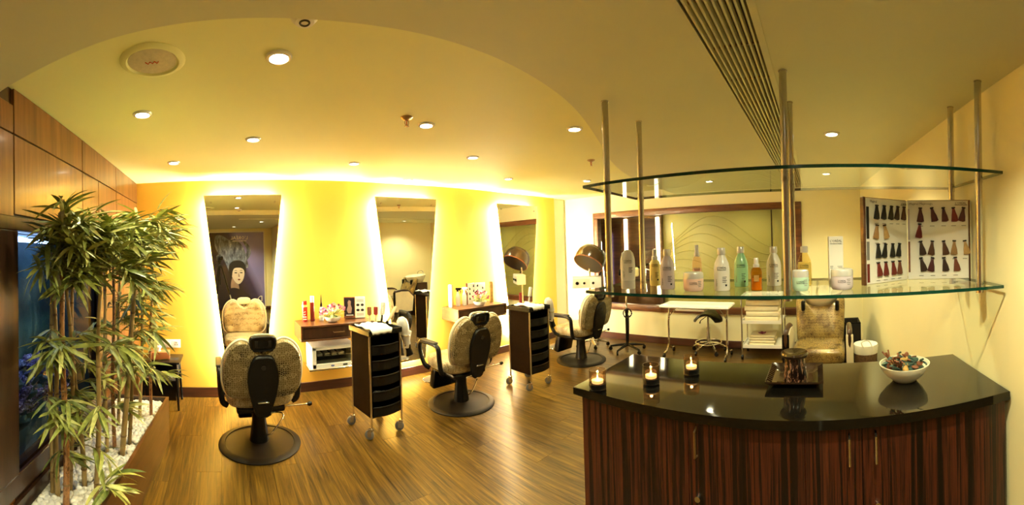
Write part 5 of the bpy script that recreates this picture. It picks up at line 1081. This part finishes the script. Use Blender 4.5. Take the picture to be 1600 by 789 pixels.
for k in range(46):
    a_, rr = RP.uniform(0, 2 * PI), 0.108 * math.sqrt(RP.random()); x, y = rr * math.cos(a_), rr * math.sin(a_); z = 0.102 - rr * 0.12 + RP.uniform(-0.008, 0.010)
    M_ = Matrix.Translation((x, y, z)) @ Matrix.Rotation(RP.uniform(0, 6), 4, 'Z') @ Matrix.Rotation(RP.uniform(-0.7, 0.7), 4, 'X')
    kind = RP.choice(('petal', 'petal', 'cone', 'leaf', 'curl'))
    mt = RP.choice(('pot_brown', 'pot_teal', 'pot_gold', 'pot_teal', 'pot_brown'))
    if kind == 'petal': q = MB().sph((0, 0, 0), (0.024, 0.016, 0.006), 10, 6, M_)
    elif kind == 'cone': q = MB().lathe([(0.0, 0.026), (0.010, 0.018), (0.016, 0.004), (0.012, -0.008), (0.0, -0.012)], 9, M=M_)
    elif kind == 'leaf': q = MB().pillow([(0.03, 0), (0.015, 0.012), (-0.01, 0.012), (-0.028, 0), (-0.01, -0.012), (0.015, -0.012)], 0.006, M_ @ Matrix.Rotation(1.2, 4, 'X'))
    else: q = MB().tube([M_ @ Vector((0.016 * math.cos(s_), 0.016 * math.sin(s_), 0.006 * s_)) for s_ in [0.7 * j for j in range(8)]], 0.005, 6)
    part(q, 'potpourri_piece', mt, t_)
for a_ in (0.9, 2.4, 2.7):
    for k in range(4): part(MB().tube([(0.085 * math.cos(a_), 0.085 * math.sin(a_), 0.09), (0.115 * math.cos(a_) + RP.uniform(-0.02, 0.02), 0.115 * math.sin(a_) + RP.uniform(-0.02, 0.02), 0.125 + RP.uniform(0, 0.02))], [0.003, 0.005], 6), 'dried_stem', 'pot_brown', t_)

# ------------------------------------------------------------------ planter, pebbles, bamboo
PT = 0.38
def px_(y): return -0.5 - (3.30 - y) * 0.0665              # outer face of the planter
pl = thing('planter_box', 'long low wooden planter along the panelled wall, filled with white pebbles', 'planter', (-0.80, 2.2, 0))
def pp(mb, name, mat): return part(mb, name, mat, pl, loc=(0.80, -2.2, 0))
PY0, PY1 = 0.75, 3.30
pp(MB().prism([(px_(PY0) - 0.022, PY0), (px_(PY0), PY0), (px_(PY1), PY1), (px_(PY1) - 0.022, PY1)], 0, PT), 'front_board', 'planter_wood')
pp(MB().lohi((XL + 0.001, PY1 - 0.022, 0), (px_(PY1) - 0.0225, PY1, PT)), 'end_board', 'dark_wood')
pp(MB().lohi((XL + 0.001, PY0, 0), (px_(PY0) - 0.0235, PY0 + 0.022, PT)), 'end_board', 'dark_wood')
pp(MB().lohi((XL + 0.001, PY0 + 0.0225, 0), (XL + 0.022, PY1 - 0.0225, PT + 0.03)), 'wall_board', 'dark_wood')
BED = 0.335
pp(MB().prism([(XL + 0.023, PY0 + 0.023), (px_(PY0) - 0.024, PY0 + 0.023), (px_(PY1) - 0.024, PY1 - 0.023), (XL + 0.023, PY1 - 0.023)], 0.01, BED), 'soil', 'soil')
RB = random.Random(21)
def pebble_mesh(seed):
    R_ = random.Random(seed); bm = bmesh.new(); bmesh.ops.create_icosphere(bm, subdivisions=2, radius=1.0)
    for v_ in bm.verts:
        f_ = 1 + 0.12 * math.sin(v_.co.x * 2.3 + seed) + 0.10 * math.sin(v_.co.y * 3.1 + 2 * seed); v_.co = Vector((v_.co.x * 0.021 * f_, v_.co.y * 0.016 * f_, v_.co.z * 0.0115))
    me_ = bpy.data.meshes.new('pebble'); bm.to_mesh(me_); bm.free(); me_.materials.append(MATS['pebble_white']); me_.polygons.foreach_set('use_smooth', [True] * len(me_.polygons)); return me_
PM = [pebble_mesh(k) for k in range(4)]
spots = []
y = PY0 + 0.05
while y < PY1 - 0.04:
    x = XL + 0.045 + RB.uniform(0, 0.02)
    while x < px_(y) - 0.045:
        spots.append((x + RB.uniform(-0.006, 0.006), y + RB.uniform(-0.006, 0.006), BED + 0.010 + RB.uniform(0, 0.006))); x += 0.030
    y += 0.0225
CANES = [(-0.80, 1.79), (-0.925, 1.88), (-0.88, 1.855), (-0.67, 1.89), (-0.78, 1.99), (-0.83, 1.925), (-0.66, 2.36), (-0.65, 2.50), (-0.74, 2.43), (-0.77, 2.36), (-0.67, 2.92), (-0.60, 2.97), (-0.86, 2.62), (-0.80, 2.75)]
spots = [s_ for s_ in spots if all((s_[0] - c_[0]) ** 2 + (s_[1] - c_[1]) ** 2 > 0.034 ** 2 for c_ in CANES)]
seen = sorted([s_ for s_ in spots if s_[1] > 1.66], key=lambda s_: s_[0] ** 2 + s_[1] ** 2)[:300]
ss = set(seen)
for s_ in seen:
    o = link('pebble', PM[RB.randrange(4)], None, s_, (RB.uniform(-0.3, 0.3), RB.uniform(-0.3, 0.3), RB.uniform(0, 6.3)), RB.uniform(0.85, 1.15))
    tag(o, 'smooth white pebble in the bamboo planter', 'pebble', 'white pebbles in the planter')
q = MB(); base = [(v_.co.copy()) for v_ in PM[0].vertices]; bf = [tuple(p_.vertices) for p_ in PM[0].polygons]
for s_ in spots:
    if s_ in ss: continue
    q.add(base, bf, Matrix.Translation(s_) @ Matrix.Rotation(RB.uniform(0, 6.3), 4, 'Z') @ Matrix.Scale(RB.uniform(0.85, 1.15), 4))
o = part(q, 'pebble_bed', 'pebble_white', pl, loc=(0.80, -2.2, 0)); o['kind'] = 'stuff'

def leaf_mesh(mat, bend, name='leaf'):
    V, Fs = [], []; n_ = 6
    for i in range(n_ + 1):
        t_ = i / n_; w_ = 0.060 * math.sin(PI * min(1, t_ ** 0.75)) ** 0.8 + (0.004 if i < n_ else 0); z = -bend * t_ * t_; 
        V += [(-w_, t_, z + 0.025 * w_ / 0.075), (0, t_, z), (w_, t_, z + 0.025 * w_ / 0.075)]
    for i in range(n_): a_ = 3 * i; Fs += [(a_, a_ + 1, a_ + 4, a_ + 3), (a_ + 1, a_ + 2, a_ + 5, a_ + 4)]
    me_ = bpy.data.meshes.new(name); me_.from_pydata(V, [], Fs); me_.materials.append(MATS[mat]); me_.polygons.foreach_set('use_smooth', [True] * len(me_.polygons)); return me_
LEAF = [leaf_mesh(m_, b_) for m_ in ('leaf_green', 'leaf_green', 'leaf_dark', 'leaf_pale') for b_ in (0.12, 0.3)]
RL = random.Random(33)
def bamboo(x, y, ztop, lean, r, label, sprays, mat='cane_wood', pale=0.3):
    z0 = BED - 0.06
    t_ = thing('bamboo_stem', label, 'bamboo', (x, y, z0), 0, 'bamboo in the planter'); H_ = ztop - z0
    def at(f_): return Vector((lean[0] * f_ ** 1.4 + 0.006 * math.sin(f_ * 9 + x * 40), lean[1] * f_ ** 1.4, H_ * f_))
    q = MB(); n_ = 18; nodes = [at(i / n_) for i in range(n_ + 1)]
    q.tube(nodes, [r * (1 - 0.35 * i / n_) for i in range(n_ + 1)], 10); part(q, 'cane', mat, t_)
    fs_ = []; f_ = 0.12
    while f_ < 0.97: fs_.append(f_); f_ += RL.uniform(0.13, 0.18)
    for f_ in fs_:
        c_ = at(f_); rr = r * (1 - 0.35 * f_); part(MB().lathe([(rr * 0.98, -0.006), (rr * 1.16, -0.001), (rr * 1.16, 0.003), (rr * 0.98, 0.007)], 10, c_), 'node_ring', 'cane_node', t_)
    tw = MB(); cnt = 0
    for f_, n_s, n_l, reach in sprays:
        n_s += 1
        for k in range(n_s):
            ff = min(1.0, f_ + RL.uniform(-0.04, 0.04)); c_ = at(ff); a_ = RL.uniform(0, 2 * PI)
            gx = c_.x + x
            if math.cos(a_) < -0.15 and RL.random() < 0.55: a_ = PI - a_
            d_ = Vector((math.cos(a_), math.sin(a_), RL.uniform(-0.05, 0.75))).normalized(); L_ = reach * RL.uniform(0.5, 1.0)
            tip = c_ + d_ * L_
            lim = XL + 0.13 - x
            if tip.x < lim: tip.x = lim + RL.uniform(0, 0.03)
            mid = (c_ + tip) / 2 + Vector((0, 0, 0.02)); tw.tube([c_, mid, tip], [0.0035, 0.0025, 0.0015], 5)
            for j in range(n_l):
                u = RL.uniform(0.35, 1.0); b_ = c_.lerp(mid, u * 2) if u < 0.5 else mid.lerp(tip, u * 2 - 1)
                yaw = a_ + RL.uniform(-1.25, 1.25); pit = RL.uniform(-0.7, 0.75) if f_ > 0.85 else RL.uniform(-0.8, 0.4)
                Ls = RL.uniform(0.13, 0.22)
                e_ = b_ + Vector((math.cos(yaw) * math.cos(pit), math.sin(yaw) * math.cos(pit), math.sin(pit))) * Ls
                if e_.x + x < XL + 0.05: yaw = PI - yaw
                if 0.5 < 0 or e_.z + z0 < BED + 0.03: pit = abs(pit)
                me_ = LEAF[RL.randrange(6, 8)] if RL.random() < pale else LEAF[RL.randrange(0, 6)]
                link('leaf', me_, t_, b_, (pit, RL.uniform(-0.7, 0.7), yaw - PI / 2), Ls); cnt += 1
    part(tw, 'twigs', 'twig', t_)['kind'] = 'stuff'
T1 = [(0.98, 7, 11, 0.26), (0.91, 3, 10, 0.25)]
specs = [  # ztop, lean, radius, label, extra sprays
    (1.90, (-0.02, 0.0), 0.0185, 'speckled reddish brown bamboo cane, thickest in the planter', [(0.98, 5, 9, 0.22), (0.55, 1, 8, 0.2)], 'cane_speckled'),
    (1.85, (0.02, -0.03), 0.016, None, T1 + [(0.60, 2, 9, 0.24), (0.38, 2, 9, 0.24)], 'cane_wood'),
    (1.80, (0.0, -0.02), 0.016, None, T1 + [(0.62, 3, 9, 0.22), (0.36, 3, 9, 0.24), (0.15, 1, 6, 0.2)], 'cane_wood'),
    (1.72, (0.03, 0.02), 0.015, 'straight pale bamboo cane at the open side of the planter', T1 + [(0.62, 2, 8, 0.2), (0.40, 2, 8, 0.2), (0.10, 2, 7, 0.13)], 'cane_wood'),
    (1.75, (-0.07, -0.12), 0.016, 'bamboo cane leaning back towards the aquarium', T1 + [(0.5, 2, 8, 0.2)], 'cane_wood'),
    (1.88, (0.03, 0.0), 0.014, None, T1 + [(0.6, 2, 8, 0.2), (0.25, 1, 7, 0.2)], 'cane_wood'),
    (1.92, (0.14, 0.10), 0.019, 'stout bamboo cane leaning out over the floor', [(0.98, 5, 9, 0.2), (0.72, 3, 9, 0.22), (0.5, 2, 8, 0.2)], 'cane_wood'),
    (1.80, (0.06, 0.08), 0.014, None, T1 + [(0.65, 3, 9, 0.2), (0.4, 2, 8, 0.2)], 'cane_wood'),
    (1.86, (0.0, 0.05), 0.014, None, T1 + [(0.6, 2, 8, 0.2), (0.35, 2, 8, 0.2)], 'cane_speckled'),
    (1.75, (0.0, 0.0), 0.013, None, T1 + [(0.5, 3, 8, 0.22), (0.25, 2, 8, 0.2)], 'cane_wood'),
    (1.84, (0.05, 0.05), 0.014, None, T1 + [(0.7, 3, 9, 0.2), (0.5, 2, 8, 0.2)], 'cane_wood'),
    (1.90, (0.04, 0.02), 0.013, 'slender reddish bamboo cane at the far end of the planter', T1 + [(0.7, 3, 9, 0.22), (0.48, 2, 9, 0.2), (0.25, 1, 7, 0.15)], 'cane_speckled'),
    (1.80, (0.0, 0.05), 0.014, None, T1 + [(0.6, 2, 8, 0.2)], 'cane_wood'),
    (1.76, (0.03, 0.0), 0.013, None, T1 + [(0.65, 2, 8, 0.2), (0.4, 2, 8, 0.2)], 'cane_wood')]
for (cx, cy), (zt_, ln, r_, lab, sp_, mt) in zip(CANES, specs):
    if cy < 2.0: sp_ = [(f_, n_ + (2 if f_ > 0.85 else 0), l_, q_ * (1.35 if f_ > 0.85 else 1.15)) for f_, n_, l_, q_ in sp_]
    bamboo(cx, cy, zt_ - (0.16 if cy < 2.2 else 0.09), ln, r_, lab or 'plain green brown bamboo cane with drooping leaves in the planter', sp_, mt, 0.2 if cy < 2.2 else 0.42)

# ------------------------------------------------------------------ aquarium in the panelled wall
aq = thing('aquarium', 'blue lit aquarium with coral set into the panelled wall', 'aquarium', (XL, (ay0 + ay1) / 2, az0)); AH = az1 - az0; AW = (ay1 - ay0) / 2
FWd = 0.10
for a_, b_ in (((-AW - FWd - 0.1, -FWd), (AW + FWd, 0.0)), ((-AW - FWd - 0.1, AH), (AW + FWd, AH + 0.07)), ((-AW - FWd - 0.1, 0), (-AW, AH)), ((AW, 0), (AW + FWd, AH))):
    part(MB().rbox((0.006, (a_[0] + b_[0]) / 2, (a_[1] + b_[1]) / 2), (0.022, b_[0] - a_[0], b_[1] - a_[1]), 0.004, 1), 'frame_rail', 'dark_wood', aq)
part(MB().lohi((-0.024, -AW + 0.002, 0.002), (-0.018, AW - 0.002, AH - 0.002)), 'front_glass', 'tank_glass', aq)
q = MB().lohi((-0.42, -AW, 0), (-0.41, AW, AH)); q.lohi((-0.42, -AW - 0.01, -0.01), (-0.071, AW + 0.01, 0.0)); q.lohi((-0.42, -AW - 0.01, 0), (-0.071, -AW, AH)); q.lohi((-0.42, AW, 0), (-0.071, AW + 0.01, AH)); q.lohi((-0.42, -AW - 0.01, AH), (-0.071, AW + 0.01, AH + 0.01))
part(q, 'tank', 'tank_back', aq)
part(MB().lohi((-0.30, -AW + 0.1, AH - 0.03), (-0.20, AW - 0.1, AH - 0.005)), 'lamp', 'tank_lamp', aq)
RA = random.Random(3)
for k in range(80):
    yy = RA.uniform(-AW + 0.1, AW - 0.1); rr = RA.uniform(0.018, 0.05); zz = RA.uniform(0.02, 0.36 - 0.12 * abs(yy)); xx = RA.uniform(-0.36, -0.15)
    q = MB(); q.sph((xx, yy, zz + 0.02), (rr, rr, rr * 0.8), 12, 8)
    for v_i, v_ in enumerate(q.v):
        n_ = 0.012 * math.sin(v_[0] * 90 + k) * math.sin(v_[1] * 80) + 0.01 * math.sin(v_[2] * 120); q.v[v_i] = (min(-0.03, v_[0] + n_), v_[1] + n_, max(0.001, v_[2] + n_))
    part(q, 'coral', RA.choice(('coral_blue', 'coral_violet', 'tank_back')), aq)

# ------------------------------------------------------------------ what the mirrors show behind the camera: poster, tripod, camera
po = thing('wall_poster', 'large dark poster of a woman with upswept silvery hair', 'poster', (0.38, YREAR, 0.04))
part(MB().rbox((0, 0.012, 1.115), (1.60, 0.024, 2.23), 0.003, 1), 'panel', 'poster_ground', po)
def cut(poly, mat, y, name): part(MB().prism([(a_, b_) for a_, b_ in poly], 0.024 + y, 0.0252 + y, 'y'), name, mat, po, ang=0)
def sm2(pts, k=5): return [(p_.x, p_.y) for p_ in smooth_path([(a_, b_, 0) for a_, b_ in pts], k, True)]
cut(sm2([(-0.25, 1.15), (-0.38, 1.45), (-0.60, 1.75), (-0.62, 2.1), (-0.45, 2.16), (-0.2, 2.02), (0.08, 1.95), (0.24, 1.70), (0.30, 1.45), (0.34, 1.22), (0.24, 1.20), (0.14, 1.24), (0.02, 1.30), (-0.12, 1.10), (-0.2, 0.98)]), 'poster_hair', 0.0, 'hair')
cut(sm2([(-0.16, 0.55), (0.05, 0.55), (0.02, 0.80), (-0.10, 0.95), (-0.17, 0.80)]), 'poster_shade', 0.001, 'neck')
cut(sm2([(-0.14, 1.22), (0.02, 1.30), (0.17, 1.24), (0.22, 1.05), (0.18, 0.86), (0.08, 0.74), (-0.02, 0.76), (-0.12, 0.90), (-0.17, 1.06)]), 'poster_skin', 0.0025, 'face')
cut(sm2([(-0.20, 0.90), (-0.235, 1.15), (-0.17, 1.36), (0.02, 1.42), (0.20, 1.36), (0.27, 1.18), (0.235, 1.02), (0.20, 1.14), (0.10, 1.20), (-0.06, 1.19), (-0.12, 1.10), (-0.145, 0.95)]), 'hair_black', 0.0045, 'hairline')
cut(sm2([(0.14, 1.36), (0.30, 1.42), (0.42, 1.62), (0.36, 1.86), (0.20, 1.98), (0.30, 1.72), (0.24, 1.52)]), 'poster_hair', 0.0015, 'hair_streak')
for ex in (-0.03, 0.13):
    cut(sm2([(ex - 0.05, 1.06), (ex, 1.075), (ex + 0.045, 1.055), (ex, 1.04)], 3), 'ink', 0.004, 'eye'); cut(sm2([(ex - 0.055, 1.115), (ex, 1.135), (ex + 0.05, 1.11), (ex, 1.12)], 3), 'ink', 0.004, 'brow')
cut(sm2([(0.045, 1.05), (0.07, 1.0), (0.085, 0.945), (0.055, 0.935), (0.04, 0.95)], 3), 'poster_shade', 0.004, 'nose')
cut(sm2([(0.02, 0.865), (0.06, 0.88), (0.105, 0.862), (0.06, 0.835)], 3), 'hair_red', 0.004, 'lips')
cut(sm2([(-0.62, 0.05), (-0.60, 0.35), (-0.35, 0.55), (-0.15, 0.62), (0.02, 0.60), (0.25, 0.48), (0.42, 0.30), (0.45, 0.05)]), 'poster_black', 0.002, 'shoulders')
text("L'ORÉAL", 0.135, 'paper', po, loc=(0.09, 0.032, 2.03), rot=(PI / 2, 0, PI)); text('PROFESSIONNEL', 0.056, 'paper', po, loc=(0.09, 0.032, 1.965), rot=(PI / 2, 0, PI))
text('D', 0.22, 'paper', po, loc=(0.66, 0.032, 0.22), rot=(PI / 2, 0, PI))
bd = MB()
for a_, b_ in (((-0.83, 2.235), (0.83, 2.27)), ((0.802, 0.0), (0.83, 2.235)), ((-0.83, 0.0), (-0.802, 2.235))): bd.lohi((a_[0], 0.0, a_[1]), (b_[0], 0.03, b_[1]))
part(bd, 'border', 'white_paint', po)
back = -FWD * 0.13
tp = thing('camera_tripod', 'black photographic tripod carrying the camera, seen only in the mirror', 'tripod', (back.x, back.y, 0))
for k in range(3):
    a_ = YAW + 0.6 + 2 * PI * k / 3; c_, s_ = math.sin(a_), math.cos(a_)
    l_ = part(MB().cyl((0.04 * c_, 0.04 * s_, 1.36), (0.22 * c_, 0.22 * s_, 0.72), 0.015, n=10), 'leg', 'black_plastic', tp)
    part(MB().cyl((0.21 * c_, 0.21 * s_, 0.76), (0.42 * c_, 0.42 * s_, 0.012), 0.011, n=10).sph((0.42 * c_, 0.42 * s_, 0.014), 0.014, 8, 6), 'leg_section', 'silver', l_)
part(MB().cyl((0, 0, 0.95), (0, 0, 1.46), 0.014, n=10).lathe([(0.03, 1.33), (0.05, 1.35), (0.05, 1.38), (0.03, 1.40)], 14), 'centre_post', 'black_plastic', tp)
part(MB().rbox((0, 0, 1.475), (0.07, 0.07, 0.04), 0.01, 2).tube([(0, 0, 1.46), (-0.1, -0.1, 1.40), (-0.14, -0.14, 1.37)], 0.008, 6), 'head', 'black_plastic', tp)
cm = thing('photo_camera', 'black camera mounted on the tripod, seen only in the mirror', 'camera', (back.x, back.y, 1.4965), -YAW)
part(MB().rbox((0, -0.0, 0.055), (0.145, 0.07, 0.105), 0.014, 3).rbox((0, -0.005, 0.115), (0.06, 0.06, 0.04), 0.012, 2), 'body', 'black_matt', cm)
part(MB().lathe([(0.0, 0.0), (0.034, 0.0), (0.036, 0.03), (0.033, 0.05), (0.0, 0.045)], 22, M=Matrix.Translation((0, 0.034, 0.055)) @ Matrix.Rotation(-PI / 2, 4, 'X')), 'lens', 'black_plastic', cm)
